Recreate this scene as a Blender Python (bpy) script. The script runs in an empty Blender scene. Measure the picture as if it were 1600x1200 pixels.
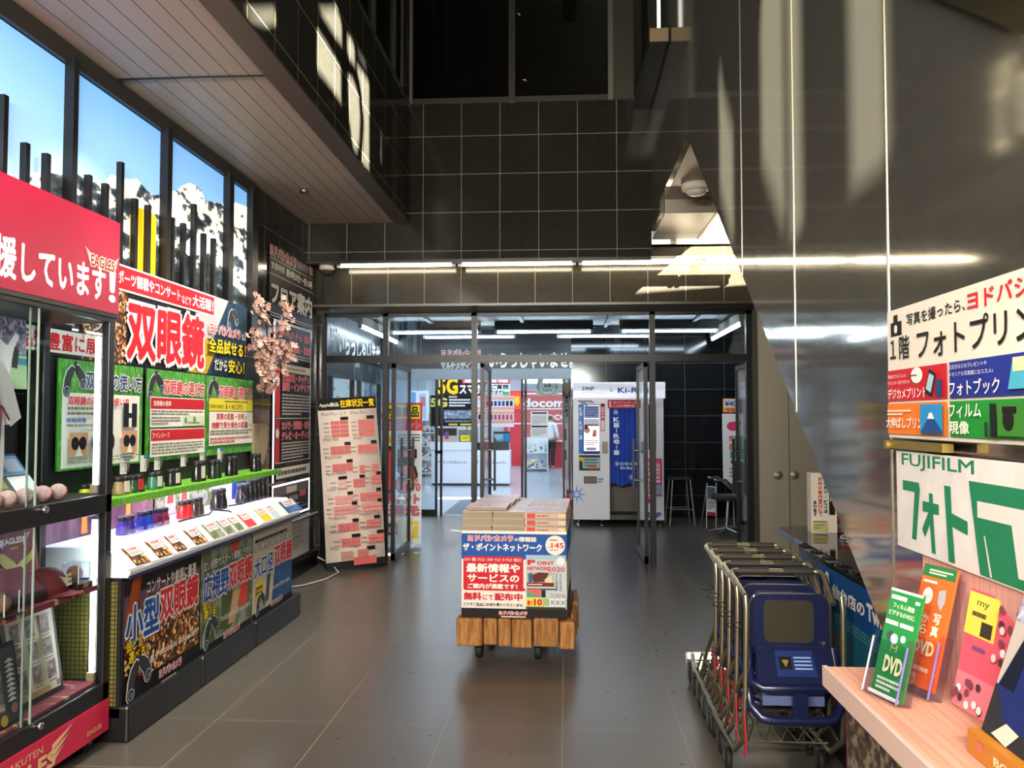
import bpy, math, random
from mathutils import Vector, Matrix
from mathutils.geometry import tessellate_polygon
R_ = random.Random(7)
SC = bpy.context.scene
COL = SC.collection
# ------------------------------------------------------------------ camera, world, sun, exposure
cam = bpy.data.objects.new('camera', bpy.data.cameras.new('camera'))
COL.objects.link(cam)
cam.data.sensor_width = 36.0
cam.data.lens = 29.115
cam.data.clip_start = 0.02
cam.location = (0, 0, 1.587)
cam.rotation_euler = (math.radians(92.301), 0, math.radians(3.667))
SC.camera = cam
SC.view_settings.view_transform = 'Standard'
SC.view_settings.look = 'None'
SC.view_settings.exposure = 0.2
SC.view_settings.gamma = 1.0
SC.view_settings.use_curve_mapping = False
SC.cycles.use_denoising = True
SC.cycles.sample_clamp_indirect = 6.0
SC.cycles.max_bounces = 10
SC.cycles.transparent_max_bounces = 24
SC.cycles.caustics_reflective = False
SC.cycles.caustics_refractive = False
SC.cycles.blur_glossy = 0.5

W = bpy.data.worlds.new('street_daylight')
SC.world = W
W.use_nodes = True
_bg = W.node_tree.nodes['Background']
_bg.inputs[0].default_value = (1.0, 0.95, 0.86, 1)
_bg.inputs[1].default_value = 1.6

def add_light(name, kind, loc, energy, color=(1, 1, 1), rot=(0, 0, 0), size=None, size_y=None, spot=None, blend=.3, spread=None):
    d = bpy.data.lights.new(name, kind)
    d.energy = energy
    d.color = color
    if kind == 'AREA':
        d.shape = 'RECTANGLE'
        d.size = size
        d.size_y = size_y or size
        if spread: d.spread = spread
    elif kind == 'SPOT':
        d.spot_size = spot; d.spot_blend = blend; d.shadow_soft_size = size or .05
    elif kind == 'POINT':
        d.shadow_soft_size = size or .05
    o = bpy.data.objects.new(name, d)
    o.location = loc
    o.rotation_euler = rot
    COL.objects.link(o)
    return o

SUN_DIR = Vector((-0.60, 0.45, -0.50))
sun = add_light('sun', 'SUN', (4, -3, 10), 200.0, (1.0, 0.93, 0.78))
sun.data.angle = math.radians(0.55)
sun.rotation_euler = SUN_DIR.to_track_quat('-Z', 'Y').to_euler()

# big area lamps: the fluorescent ceilings of the shop and the porch
COOL = (0.80, 0.90, 1.0)
# second sun added from the left to put soft streaks on the steel
back = add_light('added_streak_sun', 'SUN', (-6, -4, 10), 165.0, (1.0, .96, .86))
back.data.angle = math.radians(1.2)
back.rotation_euler = Vector((.60, .40, -.62)).to_track_quat('-Z', 'Y').to_euler()
add_light('shop_ceiling_lamp', 'AREA', (-1.0, 17.0, 3.25), 260, COOL, size=9, size_y=6)
add_light('shop_ceiling_lamp', 'AREA', (-1.0, 24.5, 3.25), 300, COOL, size=9, size_y=6)
add_light('side_shop_lamp', 'AREA', (-5.2, 11.5, 2.9), 90, COOL, size=3.5, size_y=4)
# unseen area lamps added behind the camera as front fill, and spots in the left soffit
WARM = (1.0, .93, .82)
for x, e in ((-1.7, 300), (.0, 300)):
    add_light('added_front_fill', 'AREA', (x, -1.75, 2.86), e, WARM, rot=(math.radians(90), 0, 0), size=1.5, size_y=.2)
for y in (3.2, 4.3, 5.4, 6.4):
    add_light('soffit_spot', 'SPOT', (-1.80, y, 3.58), 150, (1, .95, .88), rot=Vector((-.72, .10, -1.75)).to_track_quat('-Z', 'Y').to_euler(), size=.03, spot=math.radians(78), blend=.6)
add_light('soffit_spot', 'SPOT', (-2.05, 7.0, 3.58), 90, (1, .95, .88), rot=Vector((-.10, .95, -1.9)).to_track_quat('-Z', 'Y').to_euler(), size=.03, spot=math.radians(62), blend=.6)
for x, y in ((-.665, 10.9), (-.674, 13.08)):
    add_light('upstairs_lamp', 'SPOT', (x, y, 6.94), 110, (1, .93, .78), size=.05, spot=math.radians(110), blend=.5)
for y in (3.6, 6.2):
    add_light('added_atrium_fill', 'SPOT', (-.4, y, 9.3), 90, WARM, rot=(0, 0, 0), size=.06, spot=math.radians(70), blend=.6)  # unseen spots added overhead to brighten the hall

# ------------------------------------------------------------------ materials
_M = {}
def lin(h):
    h = h.lstrip('#')
    if len(h) == 3: h = ''.join(c * 2 for c in h)
    c = [int(h[i:i + 2], 16) / 255 for i in (0, 2, 4)]
    return tuple((x / 12.92 if x <= .04045 else ((x + .055) / 1.055) ** 2.4) for x in c) + (1,)

def mat(name, col='#888', rough=.5, metal=0.0, emit=None, es=0.0, spec=.5, coat=0.0, alpha=1.0):
    if name in _M: return _M[name]
    m = bpy.data.materials.new(name)
    m.use_nodes = True
    p = m.node_tree.nodes['Principled BSDF']
    p.inputs['Base Color'].default_value = lin(col)
    p.inputs['Roughness'].default_value = rough
    p.inputs['Metallic'].default_value = metal
    p.inputs['Specular IOR Level'].default_value = spec
    p.inputs['Coat Weight'].default_value = coat
    p.inputs['Alpha'].default_value = alpha
    if emit:
        p.inputs['Emission Color'].default_value = lin(emit)
        p.inputs['Emission Strength'].default_value = es
    _M[name] = m
    return m

def ink(h):                                   # printed colour on card or film
    return mat('print_' + h.strip('#'), h, .5, spec=.2)

def lit(h, s=1.0):                            # backlit print
    return mat('backlit_%s_%s' % (h.strip('#'), s), h, .4, emit=h, es=s)

def nodes(m):
    nt = m.node_tree
    return nt, nt.nodes, nt.links, nt.nodes['Principled BSDF']

def MATH(nt, op, a, b=None, c=None):
    n = nt.nodes.new('ShaderNodeMath'); n.operation = op
    for i, v in enumerate((a, b, c)):
        if v is None: continue
        if isinstance(v, (int, float)): n.inputs[i].default_value = v
        else: nt.links.new(v, n.inputs[i])
    return n.outputs[0]

def noise_tex(nt, scale, detail=3, vec=None, rough=.5):
    n = nt.nodes.new('ShaderNodeTexNoise')
    n.inputs['Scale'].default_value = scale
    n.inputs['Detail'].default_value = detail
    n.inputs['Roughness'].default_value = rough
    if vec is not None: nt.links.new(vec, n.inputs['Vector'])
    return n

def ramp(nt, fac, stops, const=False):
    r = nt.nodes.new('ShaderNodeValToRGB')
    el = r.color_ramp.elements
    if const: r.color_ramp.interpolation = 'CONSTANT'
    while len(el) > 1: el.remove(el[-1])
    el[0].position = stops[0][0]; el[0].color = lin(stops[0][1])
    for p, c in stops[1:]:
        e = el.new(p); e.color = lin(c)
    nt.links.new(fac, r.inputs[0])
    return r.outputs[0]

def objco(nt):
    return nt.nodes.new('ShaderNodeTexCoord').outputs['Object']

def tile_mat(name, ax, size, off, width, tile, grout, rough=.15, mottle=.35, nscale=9, grough=.6, bump=.0):
    if name in _M: return _M[name]
    m = mat(name, tile, rough)
    nt, N, Lk, p = nodes(m)
    co = objco(nt)
    sep = N.new('ShaderNodeSeparateXYZ'); Lk.new(co, sep.inputs[0])
    mask = None
    for a, s, o in zip(ax, size, off):
        t = MATH(nt, 'FRACT', MATH(nt, 'DIVIDE', MATH(nt, 'SUBTRACT', sep.outputs['XYZ'.index(a)], o - 40 * s - s / 2), s))
        d = MATH(nt, 'MULTIPLY', MATH(nt, 'ABSOLUTE', MATH(nt, 'SUBTRACT', t, .5)), s)
        l = MATH(nt, 'LESS_THAN', d, width / 2)
        mask = l if mask is None else MATH(nt, 'MAXIMUM', mask, l)
    nz = noise_tex(nt, nscale, 6, co, .65)
    nz2 = noise_tex(nt, 1.3, 3, co)
    f = MATH(nt, 'ADD', MATH(nt, 'MULTIPLY', nz.outputs[0], .7), MATH(nt, 'MULTIPLY', nz2.outputs[0], .5))
    mul = MATH(nt, 'MULTIPLY_ADD', f, mottle * 2, 1 - mottle * 1.2)
    mx = N.new('ShaderNodeMix'); mx.data_type = 'RGBA'; mx.blend_type = 'MULTIPLY'; mx.inputs[0].default_value = 1
    mx.inputs[6].default_value = lin(tile)
    cmb = N.new('ShaderNodeCombineXYZ')
    for i in range(3): Lk.new(mul, cmb.inputs[i])
    Lk.new(cmb.outputs[0], mx.inputs[7])
    m2 = N.new('ShaderNodeMix'); m2.data_type = 'RGBA'
    Lk.new(mask, m2.inputs[0]); Lk.new(mx.outputs[2], m2.inputs[6]); m2.inputs[7].default_value = lin(grout)
    Lk.new(m2.outputs[2], p.inputs['Base Color'])
    r = MATH(nt, 'MULTIPLY_ADD', mask, grough - rough, MATH(nt, 'MULTIPLY_ADD', nz.outputs[0], rough * .5, rough * .75))
    Lk.new(r, p.inputs['Roughness'])
    return m

def pic(name, scale, stops, rough=.4, emit=0.0, stretch=(1, 1, 1), kind='noise', detail=4):
    """a printed picture: blotchy colour fields"""
    if name in _M: return _M[name]
    m = mat(name, '#888', rough, spec=.35)
    nt, N, Lk, p = nodes(m)
    mp = N.new('ShaderNodeMapping'); mp.inputs['Scale'].default_value = stretch
    Lk.new(objco(nt), mp.inputs[0])
    if kind == 'voronoi':
        t = N.new('ShaderNodeTexVoronoi'); t.inputs['Scale'].default_value = scale
        Lk.new(mp.outputs[0], t.inputs['Vector'])
        s = N.new('ShaderNodeSeparateColor'); Lk.new(t.outputs['Color'], s.inputs[0]); fac = s.outputs[0]
    else:
        t = noise_tex(nt, scale, detail, mp.outputs[0], .6); fac = t.outputs[0]
    c = ramp(nt, fac, stops, kind == 'voronoi')
    Lk.new(c, p.inputs['Base Color'])
    if emit:
        Lk.new(c, p.inputs['Emission Color']); p.inputs['Emission Strength'].default_value = emit
    return m

def clear_mat(name, tint='#ffffff', ior=1.5, rough=.0, fac=1.0):
    """thin clear sheet: fresnel mix of see-through and mirror"""
    if name in _M: return _M[name]
    m = bpy.data.materials.new(name); m.use_nodes = True
    nt = m.node_tree; nt.nodes.clear()
    out = nt.nodes.new('ShaderNodeOutputMaterial')
    mix = nt.nodes.new('ShaderNodeMixShader')
    tr = nt.nodes.new('ShaderNodeBsdfTransparent'); tr.inputs[0].default_value = lin(tint)
    gl = nt.nodes.new('ShaderNodeBsdfGlossy'); gl.inputs['Roughness'].default_value = rough
    gl.inputs['Color'].default_value = (.95, .97, 1, 1)
    fr = nt.nodes.new('ShaderNodeFresnel')
    ge = nt.nodes.new('ShaderNodeNewGeometry')
    nt.links.new(MATH(nt, 'MULTIPLY_ADD', ge.outputs['Backfacing'], 1 / ior - ior, ior), fr.inputs[0])
    f = MATH(nt, 'MULTIPLY', fr.outputs[0], fac)
    nt.links.new(f, mix.inputs[0]); nt.links.new(tr.outputs[0], mix.inputs[1]); nt.links.new(gl.outputs[0], mix.inputs[2])
    nt.links.new(mix.outputs[0], out.inputs[0])
    _M[name] = m
    return m

GLASS = clear_mat('clear_glass', '#f4f8f8', fac=.4)
GLASSD = clear_mat('door_glass', '#ecf3f4', fac=.75)
DARKGLASS = clear_mat('dark_upper_glass', '#b4b4ae')
ACRYL = clear_mat('clear_acrylic', '#f4f4fa', rough=.03)

# ------------------------------------------------------------------ mesh helpers
class MB:
    def __init__(s): s.v = []; s.f = []; s.m = []; s.s = []; s.mats = []
    def mi(s, m):
        if m not in s.mats: s.mats.append(m)
        return s.mats.index(m)
    def add(s, vs, fs, m, smooth=False):
        b = len(s.v); k = s.mi(m)
        s.v += [tuple(p) for p in vs]
        for f in fs:
            s.f.append(tuple(i + b for i in f)); s.m.append(k); s.s.append(smooth)
        return s
    def box(s, x0, x1, y0, y1, z0, z1, m):
        vs = [(x, y, z) for z in (z0, z1) for y in (y0, y1) for x in (x0, x1)]
        return s.add(vs, [(0, 2, 3, 1), (4, 5, 7, 6), (0, 1, 5, 4), (2, 6, 7, 3), (0, 4, 6, 2), (1, 3, 7, 5)], m)
    def obox(s, c, hx, hy, hz, m, rot=None):
        mt = rot if rot is not None else Matrix.Identity(3)
        c = Vector(c)
        vs = [c + mt @ Vector((x * hx, y * hy, z * hz)) for z in (-1, 1) for y in (-1, 1) for x in (-1, 1)]
        return s.add(vs, [(0, 2, 3, 1), (4, 5, 7, 6), (0, 1, 5, 4), (2, 6, 7, 3), (0, 4, 6, 2), (1, 3, 7, 5)], m)
    def poly(s, pts, m): return s.add(pts, [tuple(range(len(pts)))], m)
    def prism(s, pts, ax, a, b, m, smooth=False):
        """2D outline extruded along ax; outline in the remaining two axes in xyz order"""
        n = len(pts)
        def P(p, t):
            return {'x': (t, p[0], p[1]), 'y': (p[0], t, p[1]), 'z': (p[0], p[1], t)}[ax]
        vs = [P(p, a) for p in pts] + [P(p, b) for p in pts]
        tris = [tuple(t) for t in tessellate_polygon([[Vector((p[0], p[1], 0)) for p in pts]])]
        s.add(vs, tris + [tuple(i + n for i in t[::-1]) for t in tris], m)
        return s.add(vs, [(i, (i + 1) % n, n + (i + 1) % n, n + i) for i in range(n)], m, smooth)
    def tube(s, pts, r, m, n=8, closed=False, caps=True):
        pts = [Vector(p) for p in pts]; k = len(pts); vs = []
        up = None
        for i, p in enumerate(pts):
            a = pts[i - 1] if (i > 0 or closed) else p
            b = pts[(i + 1) % k] if (i < k - 1 or closed) else p
            t = (b - a).normalized()
            if up is None:
                up = t.cross(Vector((0, 0, 1)))
                if up.length < .1: up = t.cross(Vector((0, 1, 0)))
            up = (up - t * up.dot(t)).normalized()
            w = t.cross(up)
            rr = r[i] if isinstance(r, (list, tuple)) else r
            for j in range(n):
                an = 2 * math.pi * j / n
                vs.append(p + (up * math.cos(an) + w * math.sin(an)) * rr)
        fs = []
        for i in range(k if closed else k - 1):
            i2 = (i + 1) % k
            for j in range(n):
                fs.append((i * n + j, i * n + (j + 1) % n, i2 * n + (j + 1) % n, i2 * n + j))
        s.add(vs, fs, m, True)
        if caps and not closed:
            s.add(vs[:n], [tuple(range(n))], m); s.add(vs[-n:], [tuple(range(n))], m)
        return s
    def lathe(s, prof, m, c=(0, 0, 0), ax='z', n=16, rot=None):
        vs = []
        for r, h in prof:
            for j in range(n):
                a = 2 * math.pi * j / n
                p = {'z': (r * math.cos(a), r * math.sin(a), h), 'y': (r * math.cos(a), h, r * math.sin(a)), 'x': (h, r * math.cos(a), r * math.sin(a))}[ax]
                p = Vector(p)
                if rot is not None: p = rot @ p
                vs.append(p + Vector(c))
        k = len(prof)
        fs = [(i * n + j, i * n + (j + 1) % n, (i + 1) * n + (j + 1) % n, (i + 1) * n + j) for i in range(k - 1) for j in range(n)]
        s.add(vs, fs, m, True)
        s.add(vs[:n], [tuple(range(n))], m)
        return s.add(vs[-n:], [tuple(range(n))], m)
    def ball(s, c, r, m, n=14, sc=(1, 1, 1)):
        k = n // 2
        vs = []; fs = []
        for i in range(k + 1):
            t = math.pi * i / k
            for j in range(n):
                a = 2 * math.pi * j / n
                vs.append((c[0] + r * sc[0] * math.sin(t) * math.cos(a), c[1] + r * sc[1] * math.sin(t) * math.sin(a), c[2] + r * sc[2] * math.cos(t)))
        for i in range(k):
            for j in range(n):
                fs.append((i * n + j, (i + 1) * n + j, (i + 1) * n + (j + 1) % n, i * n + (j + 1) % n))
        return s.add(vs, fs, m, True)
    def build(s, name, parent=None, loc=None, rotz=None, rot=None, bevel=0, kind=None):
        me = bpy.data.meshes.new(name)
        me.from_pydata([tuple(p) for p in s.v], [], s.f)
        for m in s.mats: me.materials.append(m)
        me.polygons.foreach_set('material_index', s.m)
        me.polygons.foreach_set('use_smooth', s.s)
        me.update()
        o = bpy.data.objects.new(name, me)
        COL.objects.link(o)
        if parent is not None: o.parent = parent
        if loc is not None: o.location = loc
        if rotz is not None: o.rotation_euler = (0, 0, rotz)
        if rot is not None: o.rotation_euler = rot
        if bevel:
            b = o.modifiers.new('bevel', 'BEVEL'); b.width = bevel; b.segments = 2; b.limit_method = 'ANGLE'
        if kind: o['kind'] = kind
        return o

def tag(o, label, cat, group=None):
    o['label'] = label; o['category'] = cat
    if group: o['group'] = group
    return o

def thing(name, label, cat, loc=(0, 0, 0), rotz=0, group=None, rot=None):
    o = bpy.data.objects.new(name, None)
    COL.objects.link(o)
    o.empty_display_size = .05
    o.location = loc
    o.rotation_euler = rot if rot else (0, 0, rotz)
    return tag(o, label, cat, group)

def copy_thing(src, loc, rot=None, label=None, group=None):
    r = src.copy(); COL.objects.link(r); r.location = loc
    if rot: r.rotation_euler = rot
    if label: r['label'] = label
    if group: r['group'] = group
    for ch in src.children:
        c = ch.copy(); COL.objects.link(c); c.parent = r
        for g in ch.children:
            d = g.copy(); COL.objects.link(d); d.parent = c
    return r

# ------------------------------------------------------------------ lettering
_TX = {}
def text_geo(body, bold):
    k = (body, round(bold, 3))
    if k in _TX: return _TX[k]
    cu = bpy.data.curves.new('lettering', 'FONT')
    cu.body = body; cu.offset = bold; cu.resolution_u = 2
    o = bpy.data.objects.new('lettering', cu)
    me = o.to_mesh()
    vs = [(v.co.x, v.co.y) for v in me.vertices]
    fs = [tuple(p.vertices) for p in me.polygons]
    o.to_mesh_clear()
    bpy.data.objects.remove(o); bpy.data.curves.remove(cu)
    if vs:
        bb = (min(v[0] for v in vs), min(v[1] for v in vs), max(v[0] for v in vs), max(v[1] for v in vs))
    else: bb = (0, 0, 1, 1)
    _TX[k] = (vs, fs, bb)
    return _TX[k]

class Print:
    """flat printing on a face looking along -Y; x right, z up; each call lies a hair in front of the one before"""
    def __init__(s, w, h, y=0.0, x0=0.0, z0=0.0, step=.0005):
        s.w, s.h, s.y, s.x0, s.z0, s.step = w, h, y, x0, z0, step; s.vert = False
        s.g = MB(); s.t = MB(); s.ts = []; s.k = 0
    def Y(s): s.k += 1; return s.y - s.k * s.step
    def X(s, u): return s.x0 + u * s.w
    def Z(s, v): return s.z0 + v * s.h
    def R(s, a, b, c, d, m):
        y = s.Y(); m = ink(m) if isinstance(m, str) else m
        s.g.add([(s.X(a), y, s.Z(b)), (s.X(c), y, s.Z(b)), (s.X(c), y, s.Z(d)), (s.X(a), y, s.Z(d))], [(0, 1, 2, 3)], m); return s
    def P(s, pts, m):
        y = s.Y(); m = ink(m) if isinstance(m, str) else m
        tr = [tuple(t) for t in tessellate_polygon([[Vector((s.X(p[0]), s.Z(p[1]), 0)) for p in pts]])]
        s.g.add([(s.X(p[0]), y, s.Z(p[1])) for p in pts], tr, m); return s
    def C(s, u, v, r, m, n=28, sx=1.0):
        """circle, r in metres"""
        y = s.Y(); m = ink(m) if isinstance(m, str) else m
        s.g.add([(s.X(u) + sx * r * math.cos(2 * math.pi * i / n), y, s.Z(v) + r * math.sin(2 * math.pi * i / n)) for i in range(n)], [tuple(range(n))], m); return s
    def T(s, body, a, b_, c, d, m, bold=.02, out=None, ow=.05):
        """lettering fitted to the box a,b - c,d"""
        m = ink(m) if isinstance(m, str) else m
        vs, fs, bb = text_geo(body, 0.0)
        if not s.vert: s.t = MB(); s.ts.append(s.t)
        b = bold * .9
        sx = (s.X(c) - s.X(a)) / max(bb[2] - bb[0] + 2 * b, 1e-4); sz = (s.Z(d) - s.Z(b_) ) / max(bb[3] - bb[1] + 2 * b, 1e-4)
        def stamp(k, nd, mm):
            y = s.Y()
            offs = [(0, 0)] if nd == 0 else [(k * math.cos(2 * math.pi * i / nd + .39), k * math.sin(2 * math.pi * i / nd + .39)) for i in range(nd)]
            for q, (ox, oz) in enumerate(offs):
                s.t.add([(s.X(a) + (p[0] - bb[0] + b + ox) * sx, y - q * 6e-5, s.Z(b_) + (p[1] - bb[1] + b + oz) * sz) for p in vs], fs, mm)
        if out is not None: stamp(b + ow, 8, ink(out) if isinstance(out, str) else out)
        stamp(b, 0 if bold < .012 else (4 if bold < .035 else 6), m)
        return s
    def V(s, body, a, b, c, d, m, bold=.02, gap=.12, out=None):
        """characters stacked downwards"""
        n = len(body); ch = (d - b) / n
        s.t = MB(); s.ts.append(s.t); s.vert = True
        for i, q in enumerate(body):
            t = d - i * ch
            if q in 'ーｰ-':
                u = (a + c) / 2; s.R(u - (c - a) * .06, t - ch * .85, u + (c - a) * .06, t - ch * .15, m)
            elif q.strip():
                s.T(q, a, t - ch * (1 - gap / 2), c, t - ch * gap / 2, m, bold, out)
        s.vert = False
        return s
    def G(s, a, b, c, d, rows, m, fill=.55, rnd=None):
        """rows of print too small to read in the photograph"""
        rnd = rnd or R_; m = ink(m) if isinstance(m, str) else m
        y = s.Y(); rh = (d - b) / rows
        for i in range(rows):
            z1 = d - i * rh - rh * (1 - fill) / 2; z0 = z1 - rh * fill
            u = a; end = c if i < rows - 1 else a + (c - a) * rnd.uniform(.5, .95)
            while u < end - .004:
                w = min((c - a) * rnd.uniform(.03, .12), end - u)
                s.g.add([(s.X(u), y, s.Z(z0)), (s.X(u + w), y, s.Z(z0)), (s.X(u + w), y, s.Z(z1)), (s.X(u), y, s.Z(z1))], [(0, 1, 2, 3)], m)
                u += w + (c - a) * .012
        return s
    def BINO(s, u, v, sz, rim='#f4f0e8', body='#34343a', lens='#a9b6c2'):
        """picture of a pair of binoculars, size in metres"""
        def Q(pts, m): s.P([(u + a * sz / s.w, v + b * sz / s.h) for a, b in pts], m)
        LB = [(-.16, .42), (.02, .34), (-.06, .16), (-.18, -.02), (-.24, -.34), (-.58, -.38), (-.52, -.02), (-.40, .24)]
        RB = [(.02, .46), (.22, .44), (.44, .30), (.60, .06), (.54, -.12), (.30, -.20), (.20, .02), (.06, .14), (-.04, .30)]
        for k, m in ((1.13, rim), (1.0, body)):
            for P in (LB, RB):
                cx = sum(p[0] for p in P) / len(P); cz = sum(p[1] for p in P) / len(P)
                Q([(cx + (a - cx) * k, cz + (b - cz) * k) for a, b in P], m)
            s.C(u - .41 * sz / s.w, v - .36 * sz / s.h, sz * .19 * k, m); s.C(u + .43 * sz / s.w, v - .1 * sz / s.h, sz * .18 * k, m)
        for a, b in ((-.41, -.36), (.43, -.10)):
            U_, V_ = u + a * sz / s.w, v + b * sz / s.h
            s.C(U_, V_, sz * .15, lens); s.C(U_, V_, sz * .12, '#1c2026'); s.C(U_ + .02 * sz / s.w, V_ - .02 * sz / s.h, sz * .075, '#66788a')
        Q([(-.10, .40), (.06, .46), (.04, .58), (-.10, .54)], body)
        return s
    def done(s, parent, name='printed_face', tname='lettering'):
        if s.g.f: s.g.build(name, parent)
        for t in s.ts:
            if t.f: t.build(tname, parent)

FACE_LEFT = math.pi / 2      # a sign on the left wall, read from the right (+X)
FACE_RIGHT = -math.pi / 2    # a sign on the right wall, read from the left (-X)

def board(name, label, cat, loc, w, h, rotz=0, thick=.008, base='#ffffff', group=None, rot=None, y=0.0):
    """a flat sign: root mesh is the board, its front at local y=0, lower left corner at the origin"""
    m = ink(base) if isinstance(base, str) else base
    o = MB().box(0, w, 0, thick, 0, h, m).build(name, loc=loc, rotz=rotz, rot=rot)
    tag(o, label, cat, group)
    return o, Print(w, h, y)

STEEL_FRAME = mat('brushed_door_frame', '#55524a', .35, .8)
BLACKMETAL = mat('black_metal', '#17171a', .4, .3)
BLACK = mat('black_laminate', '#0e0e10', .3)
CHROME = mat('chrome', '#c8c8c8', .18, 1.0)
RUBBER = mat('black_rubber', '#121212', .7)
WHITE = mat('white_laminate', '#e9ebee', .4)
# ================================================================== the setting
TW = .4
GROUT = '#7a745f'
T_BACK = tile_mat('granite_tile_back', 'XZ', (TW, TW), (-1.466, 3.705), .006, '#25221d', GROUT, .13, .5, 30)
T_SIDE = tile_mat('granite_tile_side', 'YZ', (TW, TW), (4.452, 3.705), .006, '#2a2924', GROUT, .13, .5, 30)
T_LINT = tile_mat('granite_tile_lintel', 'XZ', (TW, 1.2), (-1.918, 2.6), .006, '#322f28', GROUT, .13, .5, 30)
T_PORCH = tile_mat('granite_tile_porch', 'XZ', (.62, .42), (1.9, 1.19), .006, '#15171a', '#4d5256', .1, .4, 22)
T_PORCHS = tile_mat('granite_tile_porch_side', 'YZ', (.62, .42), (10, 1.19), .006, '#15171a', '#4d5256', .1, .4, 22)
T_FLOOR = tile_mat('stone_floor', 'XY', (.604, .604), (-.018, 4.31), .006, '#544f47', '#827a68', .30, .3, 14, .5)
SHOPFLOOR = tile_mat('shop_floor', 'XY', (.5, .5), (0, 0), .004, '#a9b3bf', '#8b939d', .22, .1, 5)
SOFFIT = tile_mat('metal_soffit', 'XX', (.118, 9), (-1.74, 50), .006, '#a39488', '#3b352f', .42, .12, 3)
JET = mat('black_ceiling', '#0b0c0e', .6)
PLASTER = mat('white_plaster', '#d9d4c6', .7)
BEIGE = mat('beige_metal', '#8c8173', .4, .4)

def brushed(name, col, rough, aniso):
    m = mat(name, col, rough, 1.0)
    nt, N, Lk, p = nodes(m)
    mp = N.new('ShaderNodeMapping'); mp.inputs['Scale'].default_value = (90, 90, 1.2)
    Lk.new(objco(nt), mp.inputs[0])
    nz = noise_tex(nt, 2.2, 4, mp.outputs[0])
    Lk.new(MATH(nt, 'MULTIPLY_ADD', nz.outputs[0], rough * .8, rough * .6), p.inputs['Roughness'])
    mp2 = N.new('ShaderNodeMapping'); mp2.inputs['Scale'].default_value = (2, .7, .35)
    Lk.new(objco(nt), mp2.inputs[0])
    nz2 = noise_tex(nt, 1.5, 2, mp2.outputs[0])
    b = N.new('ShaderNodeBump'); b.inputs['Strength'].default_value = .02; b.inputs['Distance'].default_value = .03
    Lk.new(nz2.outputs[0], b.inputs['Height']); Lk.new(b.outputs[0], p.inputs['Normal'])
    p2 = N.new('ShaderNodeBsdfGlossy'); p2.inputs['Color'].default_value = lin(col); p2.inputs['Roughness'].default_value = .5
    mx = N.new('ShaderNodeMixShader'); mx.inputs[0].default_value = aniso
    out = N['Material Output']
    Lk.new(p.outputs[0], mx.inputs[1]); Lk.new(p2.outputs[0], mx.inputs[2]); df = N.new('ShaderNodeBsdfDiffuse'); df.inputs[0].default_value = lin(col)
    mx2 = N.new('ShaderNodeMixShader'); mx2.inputs[0].default_value = .09 if rough < .2 else .35
    Lk.new(mx.outputs[0], mx2.inputs[1]); Lk.new(df.outputs[0], mx2.inputs[2]); Lk.new(mx2.outputs[0], out.inputs[0])
    return m
STEEL = brushed('brushed_steel', '#a19d93', .075, .15)
STEEL2 = brushed('brushed_steel_panel', '#b5b0a0', .33, .4)

def struct(mb, name, **k): return mb.build(name, kind='structure', **k)

# floor
struct(MB().box(-3.0, 3.3, -4.5, 13.4, -.12, 0, T_FLOOR), 'floor')
struct(MB().box(-9.5, 8, 13.4, 28.5, -.12, .0, SHOPFLOOR).box(-9.5, -3.0, 7.5, 13.4, -.12, 0, SHOPFLOOR), 'floor')
# left wall with the dark tiles beyond the light boxes
struct(MB().box(-2.9, -2.70, -4.5, 8.84, 0, 4.5, T_SIDE), 'wall_left')
# bulkhead on the left: tiled face and soffit
struct(MB().box(-1.75, -1.613, -4.5, 8.44, 3.60, 4.83, T_SIDE), 'wall_bulkhead')
struct(MB().box(-2.70, -1.75, -4.5, 8.44, 3.61, 3.66, SOFFIT), 'ceiling')
struct(MB().box(-1.75, -1.600, -4.5, 8.44, 3.585, 3.602, mat('dark_edge', '#5d544c', .4, .6)), 'trim_1')
struct(MB().box(-1.76, -1.603, -4.5, 8.44, 4.83, 4.86, STEEL_FRAME), 'trim_2')
struct(MB().box(-2.69, -1.75, 4.712, 4.722, 3.602, 3.612, BLACK), 'trim_3')
# back wall above the doors, in two layers
struct(MB().box(-2.70, .885, 8.44, 8.50, 3.225, 4.85, T_BACK), 'wall_back')
struct(MB().box(-2.70, 2.04, 8.84, 8.90, 2.79, 3.42, T_LINT), 'wall_lintel')
struct(MB().box(-2.72, .885, 8.50, 8.90, 3.42, 3.5, BLACK).box(.885, 3.2, 8.84, 8.9, 3.40, 3.43, BLACK), 'trim_4')
struct(MB().box(-2.70, 1.99, 8.66, 8.92, 2.765, 2.79, STEEL_FRAME).prism([(8.66, 2.79), (8.92, 2.72), (8.92, 2.79)], 'x', -2.7, 1.99, mat('canopy_edge', '#7d766b', .35, .8)), 'trim_5')
# sunlit plaster beside the landing
struct(MB().box(1.15, 3.2, 9.0, 9.06, 3.43, 6.2, PLASTER), 'wall_upper')
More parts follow.
